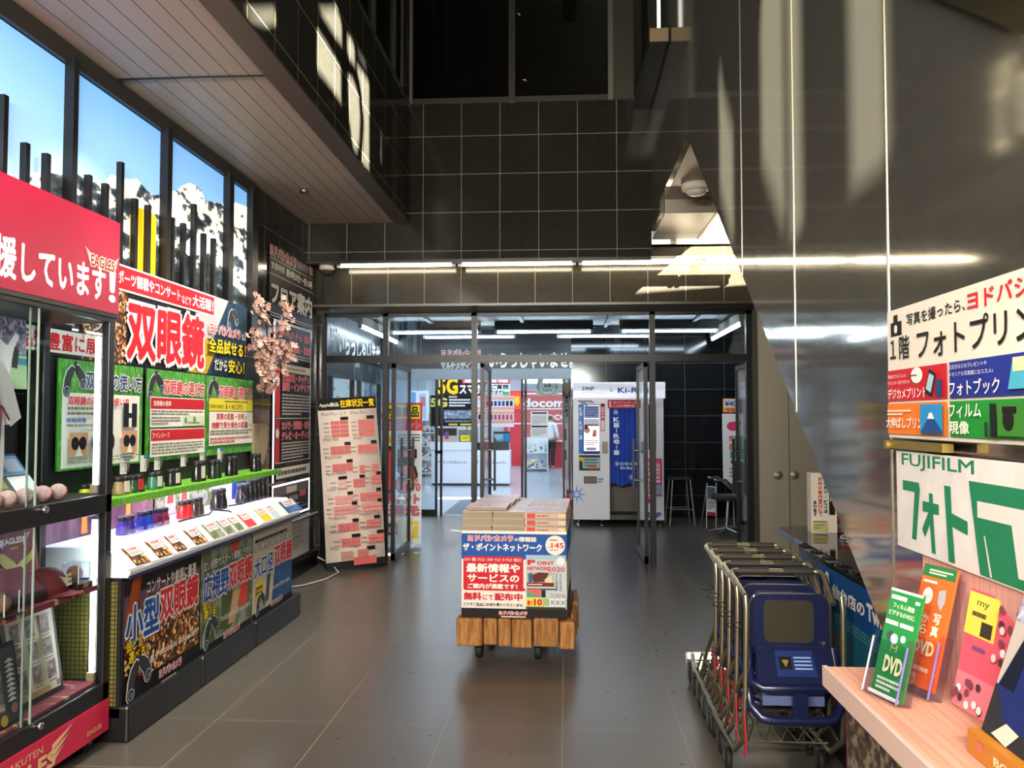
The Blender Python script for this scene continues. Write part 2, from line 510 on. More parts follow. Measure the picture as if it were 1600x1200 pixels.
# upper storey shell
struct(MB().box(-4.2, 3.2, 14.2, 14.3, 4.8, 7.1, mat('dark_room_wall', '#1b1a18', .5))
       .box(-4.2, 3.2, 8.5, 14.2, 4.7, 4.8, JET), 'wall_upper_room')
struct(MB().box(-4.2, 3.2, 8.3, 14.2, 7.0, 7.06, tile_mat('dark_room_ceiling', 'Y', (1.9,), (10.6,), .02, '#2a2925', '#7a7568', .5, .1, 3)), 'ceiling')
struct(MB().box(-4.2, 4.2, -4.5, 8.44, 9.4, 9.5, JET), 'ceiling')
STREAK_HOLES = [[(.60, 6.0), (.80, 6.1), (.80, 7.6), (.60, 7.6)], [(.84, 6.15), (1.25, 6.6), (1.25, 7.2), (1.12, 7.6), (.84, 7.6)], [(-.22, 5.95), (.10, 6.1), (.10, 7.6), (-.22, 7.6)], [(1.85, 6.3), (2.25, 6.75), (2.25, 7.6), (2.1, 7.3), (1.85, 7.0)]]  # openings added to shape the second sun into streaks

struct(MB().box(-3.0, 3.3, -1.6, -1.5, 3.0, 9.5, mat('side_wall', '#6c675d', .6)), 'wall_front')
struct(MB().box(-3.0, 3.3, -4.6, -1.5, 3.0, 3.05, mat('side_wall')), 'ceiling')
# daylight side: unseen wall, its openings cut to cast the sun patches of lettered glass
HOLES = [
 [(0.36, 7.68), (0.84, 7.93), (0.84, 7.82), (0.69, 7.73), (0.46, 7.65), (0.28, 7.63)],
 [(1.57, 8.3), (2.04, 8.54), (2.2, 8.48), (2.21, 8.31), (2.02, 8.29), (1.83, 8.29), (1.64, 8.285)],
 [(1.6, 8.17), (1.84, 8.172), (2.19, 8.15), (2.2, 7.88), (1.96, 7.89), (1.78, 7.885), (1.6, 7.87)],
 [(2.33, 8.48), (2.46, 8.5), (2.57, 8.49), (2.58, 8.31), (2.44, 8.305), (2.34, 8.31)],
 [(2.63, 8.5), (2.91, 8.505), (3.04, 8.49), (2.95, 8.455), (2.69, 8.45)],
 [(2.63, 8.385), (3.05, 8.41), (3.07, 7.63), (2.94, 7.64), (2.78, 7.60), (2.84, 7.83), (2.86, 8.02), (2.79, 8.18), (2.72, 8.27), (2.63, 8.3)],
 [(2.36, 8.18), (2.5, 8.22), (2.7, 8.15), (2.76, 7.98), (2.74, 7.79), (2.66, 7.66), (2.54, 7.67), (2.48, 7.76), (2.42, 7.86), (2.39, 8.02)],
 [(3.48, 8.17), (3.52, 8.15), (3.52, 7.85), (3.47, 7.87)],
 [(6.9, 5.06), (8.3, 3.62), (8.3, 5.6), (6.9, 5.6)],
 [(3.42, 2.06), (3.9, 2.02), (4.65, 1.30), (4.25, 1.30)],
]
def holed_wall(outer, holes, x0, x1, m):
    mb = MB()
    flat = outer + [p for h in holes for p in h]
    tr = tessellate_polygon([[Vector((p[0], p[1], 0)) for p in outer]] + [[Vector((p[0], p[1], 0)) for p in h] for h in holes])
    for x in (x0, x1):
        mb.add([(x, p[0], p[1]) for p in flat], [tuple(t) for t in tr], m)
    for loop in [outer] + holes:
        n = len(loop)
        mb.add([(x, p[0], p[1]) for x in (x0, x1) for p in loop], [(i, (i + 1) % n, n + (i + 1) % n, n + i) for i in range(n)], m)
    return mb
struct(holed_wall([(-4.5, 4.5), (14.3, 4.5), (14.3, 9.5), (-4.5, 9.5)], STREAK_HOLES, -2.9, -2.85, JET), 'wall_upper_left')
struct(holed_wall([(-4.5, 0), (9.1, 0), (9.1, 9.4), (-4.5, 9.4)], HOLES, 3.2, 3.25, mat('side_wall', '#6c675d', .6)), 'wall_right')

# stair on the right: steel side, soffit mass, landing
def diag(y): return 3.61 - .735 * (5.965 - y)
def rail(y): return 2.536 + .712 * (y - 1.909)
side = [(5.965 - 3.61 / .735, 0), (5.965, 3.61), (7.70, 3.61), (7.70, 3.48), (8.44, 3.48), (8.44, rail(8.44)), (-1.60, rail(-1.60)), (-1.65, 0)]
struct(MB().prism(side, 'x', .885, .925, STEEL), 'wall_stair')
sm = MB()
for y in (2.318, 3.24, 4.175):
    sm.box(.8825, .886, y - .004, y + .004, max(diag(y), 0), rail(y), mat('steel_joint', '#c9c4b4', .3, 1.0))
struct(sm, 'trim_6')
struct(MB().prism([(-1.6, rail(-1.6)), (8.44, rail(8.44)), (8.44, rail(8.44) + .07), (-1.6, rail(-1.6) + .07)], 'x', .86, .95, mat('rail_cap', '#5b5442', .25, .9)), 'trim_7')
struct(MB().prism([(1.06, 0), (5.965, 3.61), (5.965, 3.86), (.75, .02)], 'x', .93, 2.6, STEEL2), 'wall_soffit')
struct(MB().box(.93, 1.42, 5.965, 7.70, 3.61, 3.86, BEIGE).box(.93, 1.42, 7.70, 8.84, 3.48, 3.86, BEIGE), 'ceiling')
struct(MB().box(1.40, 1.425, 5.965, 8.84, 3.47, 3.87, STEEL2), 'trim_8')
# right of the doors: steel panelling with a service door
struct(MB().box(2.03, 3.2, 8.95, 9.0, 0, 3.42, STEEL2), 'wall_right_panel')
d = struct(MB().box(2.362, 3.0, 8.938, 8.951, .02, 1.89, STEEL2), 'door_5')
MB().box(2.357, 2.363, 8.935, 8.952, .02, 2.7, BLACK).box(2.36, 3.0, 8.935, 8.952, 1.885, 1.892, BLACK).build('door_gap', d)
for x in (2.243, 2.413):
    MB().lathe([(.0, -.012), (.046, -.012), (.05, -.004), (.05, 0)], mat('pull_ring', '#d8d2c2', .3, .8), (x, 8.938, .978), 'y', 20).lathe([(0, -.016), (.03, -.016), (.032, -.012)], mat('pull_cup', '#9b968a', .4, .7), (x, 8.937, .978), 'y', 16).build('flush_pull', d)

# upper windows on the back wall
wn = struct(MB().box(-1.60, .49, 8.44, 8.50, 4.85, 4.91, STEEL_FRAME).box(-1.613, -1.585, 8.42, 8.5, 4.85, 9.4, mat('light_mullion', '#8f8a7c', .35, .8))
       .box(-.575, -.51, 8.42, 8.5, 4.85, 9.4, STEEL_FRAME).box(.45, .50, 8.42, 8.5, 4.85, 9.4, mat('light_mullion')), 'window_1')
MB().box(-1.585, -.575, 8.465, 8.475, 4.91, 9.4, DARKGLASS).build('pane', wn)
MB().box(-.51, .45, 8.465, 8.475, 4.91, 9.4, DARKGLASS).build('pane', wn)
struct(MB().box(.50, .70, 8.42, 8.5, 4.85, 9.4, mat('pier_metal', '#3e3b34', .4, .3)), 'wall_pier')
wn = struct(MB().box(.70, .715, 8.43, 8.5, 4.85, 9.4, STEEL_FRAME).box(.715, .885, 8.43, 8.5, 4.80, 4.85, STEEL_FRAME).box(.81, .885, 8.40, 8.5, 4.85, 9.4, mat('pale_edge', '#93a0a6', .3, .6)), 'window_2')
MB().box(.715, .81, 8.47, 8.475, 4.85, 9.4, DARKGLASS).build('pane', wn)
# glazed screen above the bulkhead on the left
wl = struct(MB().box(-1.66, -1.62, -1, 8.44, 9.3, 9.4, STEEL_FRAME), 'window_3')
for y in (3.4, 4.5, 5.6, 6.9, 7.75): MB().box(-1.67, -1.62, y - .03, y + .03, 4.86, 9.4, STEEL_FRAME).build('mullion', wl)
MB().box(-1.65, -1.645, -1, 8.44, 4.86, 9.4, DARKGLASS).build('pane', wl)

# little downlights of the upper room
LAMPD = mat('downlight_glow', '#fff1cf', .4, emit='#ffe9bd', es=9)
def downlight(loc, label, r=.065, group=None):
    t = thing('downlight', label, 'ceiling light', loc, group=group)
    MB().lathe([(r, 0), (r * 1.25, -.004), (r * 1.25, -.03), (r, -.03)], CHROME, n=18).build('trim_ring', t)
    MB().lathe([(0, -.012), (r, -.012), (r, -.006)], LAMPD, n=18).build('lamp_disc', t)
downlight((-.665, 10.9, 7.0), 'round downlight in the dark upstairs ceiling, nearer one behind the wide window bar')
downlight((-.674, 13.08, 7.0), 'round downlight in the dark upstairs ceiling, deeper one low in the right-hand window')
downlight((-2.35, 10.97, 7.0), 'round downlight seen upstairs just left of the big dark windows')
downlight((.78, 11.0, 7.0), 'round downlight seen through the narrow upstairs window, upper one')
downlight((.81, 13.2, 7.0), 'round downlight seen through the narrow upstairs window, lower one')
downlight((-2.31, 7.15, 3.61), 'small downlight set in the beige slatted soffit on the left', .03)
v = thing('air_vent', 'slotted grey air vent in the dark upstairs ceiling', 'vent', (.09, 10.8, 7.0))
MB().box(-.09, .09, -.35, .35, -.012, 0, STEEL_FRAME).build('frame', v)
for i in range(3): MB().box(-.06 + i * .045, -.035 + i * .045, -.32, .32, -.016, -.012, BLACK).build('slot', v)
# beam end and glass guard by the steel wall
b = thing('steel_channel', 'dark steel channel with a pale boxed end, jutting out above the steel wall', 'beam', (.795, 6.9, 4.74))
MB().box(-.075, .075, 0, 1.54, 0, .035, BLACKMETAL).box(-.075, -.035, 0, 1.54, .035, .11, BLACKMETAL).box(.035, .075, 0, 1.54, .035, .11, BLACKMETAL).build('channel', b)
MB().box(-.078, .078, -.012, 0, -.002, .112, mat('pale_bronze', '#a38f6d', .4, .7)).build('end_cap', b)
MB().box(-.006, .006, 0.02, 1.5, .03, 4.4, DARKGLASS).build('glass_guard', b)
MB().box(-.014, .014, -.004, .02, .112, 4.4, mat('glass_edge', '#e8efe8', .2, emit='#eef2e6', es=.8)).build('glass_edge', b)  # bright glint on the glass edge put in as emission

# fluorescent row under the upper wall
TUBE = mat('warm_tube_glow', '#fff4dc', .4, emit='#fff0d2', es=22)
TUBEC = mat('cool_tube_glow', '#f4f9ff', .4, emit='#e2eeff', es=38)
SHEET = mat('white_lamp_tray', '#e6e0d0', .5)
def tube_light(loc, ln, label, group, m, rotz=0, tray=SHEET, r=.016):
    t = thing('fluorescent_light', label, 'strip light', loc, rotz, group)
    MB().box(-ln / 2, ln / 2, -.035, .035, .03, .06 if loc[2] > 2.9 else .15, tray).build('batten', t)
    MB().tube([(-ln / 2 + .03, 0, 0), (ln / 2 - .03, 0, 0)], r, m, 10).build('tube', t)
    for s in (-1, 1): MB().box(s * (ln / 2 - .02) - .02, s * (ln / 2 - .02) + .02, -.02, .02, -.02, .04, WHITE).build('lamp_holder', t)
    return t
for i, (x0, x1) in enumerate(((-2.43, -1.15), (-1.13, .12), (.14, 1.40), (1.42, 1.95))):
    tube_light(((x0 + x1) / 2, 8.66, 3.20), x1 - x0 - .01, ['first strip light from the left under the tiled wall above the doors', 'second strip light from the left under the tiled wall above the doors',
        'third strip light from the left under the tiled wall, ending near the steel wall', 'short last strip light of the row, reaching behind the steel wall'][i], 'strip lights above the doors', TUBE)
struct(MB().box(-2.7, .885, 8.50, 8.60, 3.20, 3.24, BLACK), 'trim_9')
wf = struct(MB().box(3.185, 3.199, 5.6, 7.0, 4.2, 5.04, mat('added_warm_glow', '#efe0bc', .4, emit='#f6e6bc', es=1.5)), 'added_glow_pane')  # glowing pane added to stand for the bright sunlit area above the balustrade
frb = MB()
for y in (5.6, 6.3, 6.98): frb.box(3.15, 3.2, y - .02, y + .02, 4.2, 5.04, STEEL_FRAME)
frb.build('glow_pane_bars', wf)
# security dome beside the row
def dome_cam(loc, label, sc=1.0):
    t = thing('dome_camera', label, 'security camera', loc)
    MB().lathe([(.075 * sc, 0), (.08 * sc, -.01 * sc), (.08 * sc, -.045 * sc), (.06 * sc, -.06 * sc)], mat('dome_body', '#cfc9b8', .4), n=20).build('housing', t)
    MB().lathe([(.052 * sc, -.055 * sc), (.048 * sc, -.085 * sc), (.03 * sc, -.102 * sc), (.005 * sc, -.108 * sc)], mat('dome_smoke', '#3a3a38', .1), n=18).build('dome', t)
dome_cam((-2.54, 8.66, 3.215), 'white dome security camera at the left end of the strip lights above the doors')
t = thing('smoke_detector', 'pale round detector on the recess ceiling in the gap of the steel wall', 'detector', (1.14, 7.2, 3.61))
MB().lathe([(.12, 0), (.13, -.02), (.125, -.05), (.085, -.065)], mat('dome_body'), n=24).build('base', t)
MB().lathe([(.085, -.06), (.08, -.085), (.05, -.1), (.0, -.1)], mat('dome_body'), n=20).build('sensor_head', t)

# ================================================================== entrance doors
DF = mat('door_frame', '#1d1e1f', .35, .5)
y0, y1 = 8.93, 8.99
ent = MB()
for x in (-2.64, -1.96, -.985, .935, 1.955):
    ent.box(x - .03, x + .03, y0, y1, 0, 2.73, DF)
ent.box(-2.64, 1.99, y0, y1, 2.69, 2.76, DF).box(-2.64, 1.96, y0 - .01, y1 + .01, 2.185, 2.262, DF)
ent.box(1.985, 2.035, 8.9, 9.0, 0, 2.79, STEEL_FRAME).box(-2.72, -2.66, 8.9, 9.0, 0, 2.79, T_LINT)
struct(ent, 'trim_10')
tr = struct(MB().box(-2.61, -1.99, 8.955, 8.965, 2.262, 2.69, GLASSD), 'window_4')
for a, b_ in ((-1.93, -1.015), (-.955, .905), (.965, 1.925)): MB().box(a, b_, 8.955, 8.965, 2.262, 2.69, GLASSD).build('pane', tr)
sl = struct(MB().box(-2.61, -1.99, 8.94, 8.98, 0, .16, DF).box(-2.61, -1.99, 8.955, 8.965, .16, 2.185, GLASSD), 'window_5')

def door_leaf(n, hx, s, w=.94):
    """a glazed leaf standing open at right angles, hinged at hx"""
    o = struct(MB().box(hx - .02, hx + .02, 9.0, 9.05, .02, 2.18, DF).box(hx - .02, hx + .02, 8.98 + w, 9.0 + w, .02, 2.18, DF)
               .box(hx - .02, hx + .02, 9.0, 9.0 + w, .02, .10, DF).box(hx - .02, hx + .02, 9.0, 9.0 + w, 2.13, 2.18, DF), 'door_%d' % n)
    MB().box(hx - .005, hx + .005, 9.05, 8.98 + w, .1, 2.13, GLASSD).build('pane', o)
    for k in (-1, 1):
        h = MB().box(hx + k * .07 - .013, hx + k * .07 + .013, 8.87 + w, 8.90 + w, .72, 1.34, BLACKMETAL)
        for z in (.85, 1.2): h.tube([(hx, 8.885 + w, z), (hx + k * .07, 8.885 + w, z)], .012, CHROME, 8)
        h.build('pull_handle', o)
    return o
door_leaf(1, -1.885, 1); door_leaf(2, -.905, 1); door_leaf(3, .868, -1); door_leaf(4, 2.0, -1, .80)
MB().box(-1.8785, -1.8775, 9.30, 9.80, 1.02, 1.12, mat('grey_sticker', '#8d9297', .4)).build('push_plate', bpy.data.objects['door_1'])

# ================================================================== porch between the two door lines
struct(MB().box(-3.0, 3.2, 9.0, 13.35, 2.95, 3.0, tile_mat('egg_crate', 'XY', (.20, .20), (0, 0), .010, '#070809', '#5c666e', .5, .05, 3)), 'ceiling')
ec = MB()
for x in (-1.9, -.6, .6, 1.8): ec.box(x - .025, x + .025, 9.0, 13.3, 2.92, 2.95, mat('grid_bar', '#3c444b', .5))
struct(ec, 'trim_11')
struct(MB().box(.10, 3.2, 13.3, 13.4, 0, 2.95, T_PORCH), 'wall_porch_back')
struct(MB().box(3.15, 3.25, 9.0, 13.35, 0, 2.95, T_PORCHS), 'wall_porch_right')
struct(MB().box(-3.06, -3.0, 9.0, 13.35, 2.12, 2.95, mat('charcoal_fascia', '#3b4148', .5)), 'wall_porch_left')
struct(MB().box(-3.0, .10, 13.3, 13.4, 2.37, 2.95, mat('charcoal_sign', '#101215', .35)).box(-3.0, .10, 13.28, 13.4, 2.20, 2.37, mat('door_header', '#6e7a86', .4, .4)), 'wall_porch_header')
pl = MB()
for y in (9.06, 10.5, 11.6, 12.0, 13.3): pl.box(-3.05, -2.99, y - .035, y + .035, 0, 2.12, DF)
struct(pl, 'trim_12')
struct(MB().box(-3.03, -3.02, 9.1, 13.3, .02, 2.12, GLASSD), 'window_6')
ip = MB()
for x in (-2.08, -2.0, -.69, -.635, -.02, .07): ip.box(x - .018, x + .018, 13.3, 13.36, 0, 2.2, DF)
ip.box(-2.10, -1.98, 13.3, 13.36, 1.0, 1.05, DF)
struct(ip, 'trim_13')
gl = struct(MB().box(-.67, -.02, 13.325, 13.335, .02, 2.2, GLASSD), 'window_7')
MB().box(-3.0, -2.09, 13.325, 13.335, .02, 2.2, GLASSD).build('pane', gl)
MB().box(-3.0, -2.1, 13.31, 13.35, .0, .1, DF).build('bottom_rail', gl)
LBL = ['left strip light of the nearer row on the porch ceiling', 'middle strip light of the nearer row on the porch ceiling', 'right strip light of the nearer row on the porch ceiling']
for i, (x0, x1) in enumerate(((-2.5, -1.2), (-1.0, .40), (.77, 2.15))):
    tube_light(((x0 + x1) / 2, 11.75, 2.80), x1 - x0, LBL[i], 'porch strip lights', TUBEC, tray=mat('lamp_tray_dark', '#24282c', .5))
tube_light((-1.45, 12.45, 2.80), 1.4, 'left strip light of the deeper row on the porch ceiling', 'porch strip lights', TUBEC, tray=mat('lamp_tray_dark'))
tube_light((.58, 12.45, 2.80), 1.4, 'right strip light of the deeper row on the porch ceiling', 'porch strip lights', TUBEC, tray=mat('lamp_tray_dark'))
tube_light((-2.74, 12.4, 2.80), 3.0, 'long strip light running inwards along the left side of the porch ceiling', 'porch strip lights', TUBEC, math.pi / 2)
tube_light((2.3, 12.0, 2.80), 2.2, 'long strip light running inwards along the right side of the porch ceiling', 'porch strip lights', TUBEC, math.pi / 2)
for x, y in ((.42, 12.4), (.05, 12.75), (1.0, 12.5)):
    downlight((x, y, 2.95), 'small round downlight among the porch strip lights', .04, 'porch downlights')

# porch lettering
pr = Print(2.15, .34, 13.298, -2.0, 2.36)
pr.T('ヨドバシカメラ', .0, .52, .3, .95, '#e2323c', .03, '#f2f4f6', .06); pr.T('マルチメディア仙台', .0, .03, .33, .36, '#101215', .01, '#eef2f5', .06)
pr.T('いらっしゃいませ。', .36, .03, .99, .8, '#f6f8fa', .045)
sg = thing('welcome_sign', 'black fascia over the inner doors with big white welcome lettering', 'sign', (0, 0, 0))
MB().box(-2.05, .09, 13.298, 13.303, 2.345, 2.72, mat('sign_black', '#0d0e11', .35)).build('sign_board', sg)
pr.done(sg)
sg = thing('welcome_sign', 'charcoal fascia high on the left side of the porch with white welcome lettering', 'sign', (-2.995, 10.3, 2.40), FACE_LEFT)
MB().box(0, 3.0, 0, .004, 0, .42, mat('charcoal_sign')).build('sign_board', sg)
pr = Print(3.0, .42); pr.T('カメラ', .02, .52, .14, .85, '#e2323c', .03, '#f2f4f6', .06); pr.T('仙台', .05, .1, .13, .42, '#15171a', .01, '#eef2f5', .06)
pr.T('いらっしゃいませ', .16, .06, .98, .82, '#f6f8fa', .045); pr.done(sg)
# ================================================================== left wall: mountain light boxes
def sky_mat():
    m = mat('backlit_sky', '#8fc0e8', .5)
    nt, N, Lk, p = nodes(m)
    s = N.new('ShaderNodeSeparateXYZ'); Lk.new(objco(nt), s.inputs[0])
    f = MATH(nt, 'DIVIDE', MATH(nt, 'SUBTRACT', s.outputs[2], 2.8), .72)
    c = ramp(nt, f, [(0, '#a9d2f2'), (.5, '#8fc1ec'), (1, '#6fa6dc')])
    Lk.new(c, p.inputs['Base Color']); Lk.new(c, p.inputs['Emission Color']); p.inputs['Emission Strength'].default_value = .95
    return m
def peak_mat():
    m = mat('backlit_snow_mountain', '#ddd', .5)
    nt, N, Lk, p = nodes(m)
    co = objco(nt)
    mp = N.new('ShaderNodeMapping'); mp.inputs['Rotation'].default_value = (.6, 0, 0); mp.inputs['Scale'].default_value = (1, 1.0, 1.9); Lk.new(co, mp.inputs[0])
    s = N.new('ShaderNodeSeparateXYZ'); Lk.new(co, s.inputs[0])
    nz = noise_tex(nt, 5.0, 5, mp.outputs[0], .55)
    bias = MATH(nt, 'MULTIPLY_ADD', s.outputs[2], .32, -1.00)     # less snow lower down the picture
    f = MATH(nt, 'ADD', nz.outputs[0], bias)
    c = ramp(nt, f, [(.24, '#0d100c'), (.36, '#2c343a'), (.43, '#5a646c'), (.46, '#efe9d2'), (.60, '#fffdf0')])
    Lk.new(c, p.inputs['Base Color']); Lk.new(c, p.inputs['Emission Color']); p.inputs['Emission Strength'].default_value = .95
    return m
SKYM, PEAK = sky_mat(), peak_mat()
RIDGE = [(2.9, 2.78), (3.4, 2.84), (3.7, 2.76), (3.85, 2.75), (3.94, 2.77), (4.0, 2.83), (4.08, 2.86), (4.21, 2.88), (4.37, 2.93), (4.47, 2.92), (4.57, 2.94), (4.66, 2.98), (4.71, 3.03), (4.81, 3.04), (4.92, 3.06),
         (5.0, 3.09), (5.12, 3.05), (5.21, 3.04), (5.33, 3.08), (5.43, 3.14), (5.52, 3.15), (5.62, 3.22), (5.73, 3.27), (5.84, 3.28), (5.93, 3.26), (6.0, 3.21), (6.13, 3.24), (6.29, 3.26), (6.48, 3.33), (6.61, 3.35), (6.8, 3.37)]
def ridge(y):
    for (a, b), (c, d) in zip(RIDGE, RIDGE[1:]):
        if a <= y <= c: return b + (d - b) * (y - a) / (c - a)
    return RIDGE[-1][1]
PAN = [(3.0, 4.235), (4.28, 5.295), (5.36, 6.317), (6.40, 6.80)]
PL = ['backlit mountain panel nearest the camera, mostly blue sky, with the red header in front', 'second backlit mountain panel, painted yellow reflection low on its right side', 'third backlit panel with the highest snowy peak', 'narrow last backlit mountain panel beside the dark tiles']
for (a, b), l in zip(PAN, PL):
    t = thing('light_box', l, 'light box', (0, 0, 0), group='backlit mountain panels')
    MB().box(-2.70, -2.692, a, b, 2.30, 3.50, BLACKMETAL).build('backing', t)
    MB().add([(-2.690, a, 2.4), (-2.690, b, 2.4), (-2.690, b, 3.49), (-2.690, a, 3.49)], [(0, 1, 2, 3)], SKYM).build('sky_print', t)
    ys = [a] + [p[0] for p in RIDGE if a < p[0] < b] + [b]
    mb = MB()
    for p, q in zip(ys, ys[1:]):
        mb.add([(-2.688, p, 2.3), (-2.688, q, 2.3), (-2.688, q, ridge(q)), (-2.688, p, ridge(p))], [(0, 1, 2, 3)], PEAK)
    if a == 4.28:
        mb.add([(-2.686, y, z) for y, z in ((4.93, 2.4), (5.25, 2.4), (5.25, 2.90), (5.16, 2.93), (5.02, 2.91), (4.92, 2.84))], [tuple(range(6))], lit('#f2c012', 1.0))  # yellow reflection of shop signs painted into the backlit picture
    if a == 5.36:
        mb.add([(-2.686, y, z) for y, z in ((5.60, 2.78), (5.72, 2.74), (5.98, 2.80), (6.10, 2.94), (5.98, 2.97), (5.78, 2.9))], [tuple(range(6))], lit('#dfe9f2', 1.0))  # pale glare painted over the backlit picture
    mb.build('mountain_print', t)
fr = MB()
for a, b in ((2.86, 3.0), (4.235, 4.28), (5.295, 5.36), (6.317, 6.40), (6.80, 6.93)): fr.box(-2.70, -2.635, a, b, 2.2, 3.53, BLACKMETAL)
fr.box(-2.70, -2.66, 2.9, 6.93, 3.495, 3.60, mat('dark_cornice', '#3a3835', .4, .4))
struct(fr, 'trim_14')
BARS = [(3.70, 1), (3.865, 0), (4.03, 0), (4.405, 0), (4.575, 0), (4.735, 1), (4.905, 0), (5.065, 0), (5.39, 0), (5.555, 0), (5.715, 1), (5.88, 0), (6.05, 0)]
for i, (y, tall) in enumerate(BARS):
    o = MB().box(-2.665, -2.632, y - .016, y + .016, 2.25, 3.11 if tall else 2.935, BLACKMETAL).build('upright_bar')
    pan = 'nearest' if i < 3 else ('second' if i < 8 else 'third')
    k = i if i < 3 else (i - 3 if i < 8 else i - 8)
    tag(o, '%s black upright bar%s in front of the %s mountain panel' % (['first', 'second', 'third', 'fourth', 'fifth'][k], ', a tall one,' if tall else '', pan), 'bar', 'black bars before the mountain panels')

# ------------------------------------------------------------------ grass, crowds and other printed pictures
GRASS = pic('printed_grass', 26, [(.30, '#2f6a20'), (.5, '#4b9a34'), (.66, '#7cc457')], .5, stretch=(1.6, 1, .7))
TURF = pic('artificial_turf', 60, [(.3, '#3f7d1e'), (.55, '#6bb02f'), (.75, '#93cf55')], .8)
CROWD = pic('concert_hall_picture', 55, [(.0, '#2a1408'), (.3, '#7a3c12'), (.45, '#d98a3a'), (.55, '#3b1c0c'), (.7, '#f3c88a'), (.85, '#8c4a1c')], kind='voronoi')
STAGE = pic('stage_flames_picture', 5, [(.3, '#3a2430'), (.5, '#5d3f4e'), (.62, '#7d5a63'), (.78, '#c47a4a')], stretch=(4, 1, .5))
FIELD = pic('sports_picture', 7, [(.3, '#3c4a2c'), (.48, '#61703f'), (.56, '#9aa08a'), (.7, '#5f6b78')], stretch=(1, 1, 1.2))
SKYPIC = pic('blue_sky_picture', 6, [(.3, '#123a66'), (.6, '#1f5c93'), (.8, '#3e86b8')])

def WING(p, u, v, w, h, m, flip=1):
    for k in range(3):
        a = .0 + k * .3
        p.P([(u, v + h * (.62 - a * .9)), (u + flip * w * (1 - .22 * k), v + h * (1 - a)), (u + flip * w * (.62 - .18 * k), v + h * (.72 - a)), (u, v + h * (.36 - a * .9))], m)

# ------------------------------------------------------------------ big binocular sign and green boards
o, p = board('hanging_sign', 'long dark sign with huge red binocular lettering over the green boards', 'sign', (-2.60, 3.30, 1.90), 3.30, .585, FACE_LEFT, base='#131317')
U = lambda y: (y - 3.30) / 3.30
p.R(0, 0, U(4.75), 1, CROWD); p.R(0, .0, U(4.3), .55, '#1b130e'); p.R(U(3.6), .03, U(4.62), .235, '#f4efe8'); p.T('各社スコープ', U(3.72), .28, U(4.5), .38, '#f4efe8', .03)
p.T('品数豊富に展示', U(3.78), .05, U(4.55), .21, '#d8202c', .03)
p.P([(U(5.5), 0), (1, 0), (1, 1), (U(5.9), 1)], '#1d3a52'); p.P([(U(5.55), .0), (U(5.85), .0), (U(6.0), .3), (U(5.8), .5), (U(5.7), .35)], '#c9a11c')
p.P([(U(5.7), .45), (U(5.95), .45), (U(6.22), 1), (U(5.7), 1)], '#cbb8b4')
p.R(U(3.6), .735, U(5.98), 1, '#f4efe8'); p.R(U(3.6), .755, U(5.96), .98, '#d8232f')
p.T('スポーツ観戦やコンサート', U(4.56), .80, U(5.42), .94, '#ffffff', .03); p.T('などで', U(5.44), .79, U(5.58), .89, '#ffffff', .02); p.T('大活躍！', U(5.60), .79, U(5.94), .94, '#ffffff', .03)
p.T('双眼鏡', U(4.74), .05, U(5.80), .69, '#dc2430', .045, '#f4efe8', .07)
p.BINO(U(6.3), .78, .17)
p.T('ヨドバシカメラ', U(5.86), .52, U(6.44), .65, '#dc2430', .03, '#f8eeea', .06); p.T('は', U(6.47), .52, U(6.55), .61, '#f8eeea', .02)
p.T('全品試せる！', U(5.85), .28, U(6.55), .47, '#f2d21c', .03, '#14140f', .06); p.T('だから', U(5.95), .06, U(6.18), .21, '#f8f4ea', .02, '#14140f', .05); p.T('安心！', U(6.2), .05, U(6.52), .23, '#f2d21c', .03, '#14140f', .06)
p.done(o)

def green_board(y0, w, label):
    o, p = board('display_board', label, 'sign board', (-2.58, y0, 1.31), w, .58, FACE_LEFT, base='#3d8a2a', group='green binocular guide boards')
    p.R(0, 0, 1, 1, GRASS)
    return o, p
o, p = green_board(4.065, .845, 'green board explaining how to use binoculars, with photos of hands, partly behind the showcase')
p.R(.04, .02, .96, .70, '#f7f2e6'); p.BINO(.16, .82, .17); p.T('双眼鏡の使い方', .27, .74, .97, .91, '#1f2a6e', .03, '#f7f7f2', .06)
p.T('双眼鏡の基本的な使い方', .08, .59, .80, .67, '#d8323a', .03); p.G(.08, .49, .60, .58, 2, '#8a8378'); p.T('眼幅調整', .07, .43, .28, .47, '#3b58a8', .02); p.G(.07, .39, .75, .42, 1, '#a09a90')
p.R(.72, .38, .90, .62, '#1d1d20'); p.R(.79, .52, .83, .62, '#f7f2e6'); p.R(.79, .38, .83, .47, '#f7f2e6')
for a in (.10, .70):
    p.R(a, .12, a + .2, .34, '#d9a17a'); p.C(a + .06, .24, .035, '#1d1d20'); p.C(a + .14, .24, .035, '#1d1d20'); p.P([(a + .06, .12), (a + .1, .22), (a + .14, .12)], '#f4ede0')
for a in (.38, .55): p.C(a, .24, .055, '#23211f', sx=.75); p.C(a, .24, .03, '#8a7a62', sx=.7)
p.C(.465, .24, .008, '#d8323a'); p.G(.08, .05, .92, .11, 2, '#b5aea2'); p.done(o)
o, p = green_board(4.962, .832, 'green board on choosing binoculars with two red banded text blocks')
p.BINO(.13, .82, .17); p.T('双眼鏡の選び方', .24, .73, .97, .90, '#d8323a', .03, '#f8ece4', .06)
p.R(.03, .37, .97, .70, '#f7f2e6'); p.R(.04, .57, .96, .69, '#cc2630'); p.T('双眼鏡の倍率', .08, .60, .36, .66, '#f7efe6', .02); p.G(.05, .50, .94, .56, 2, '#8a8378'); p.G(.05, .39, .52, .49, 3, '#8a8378')
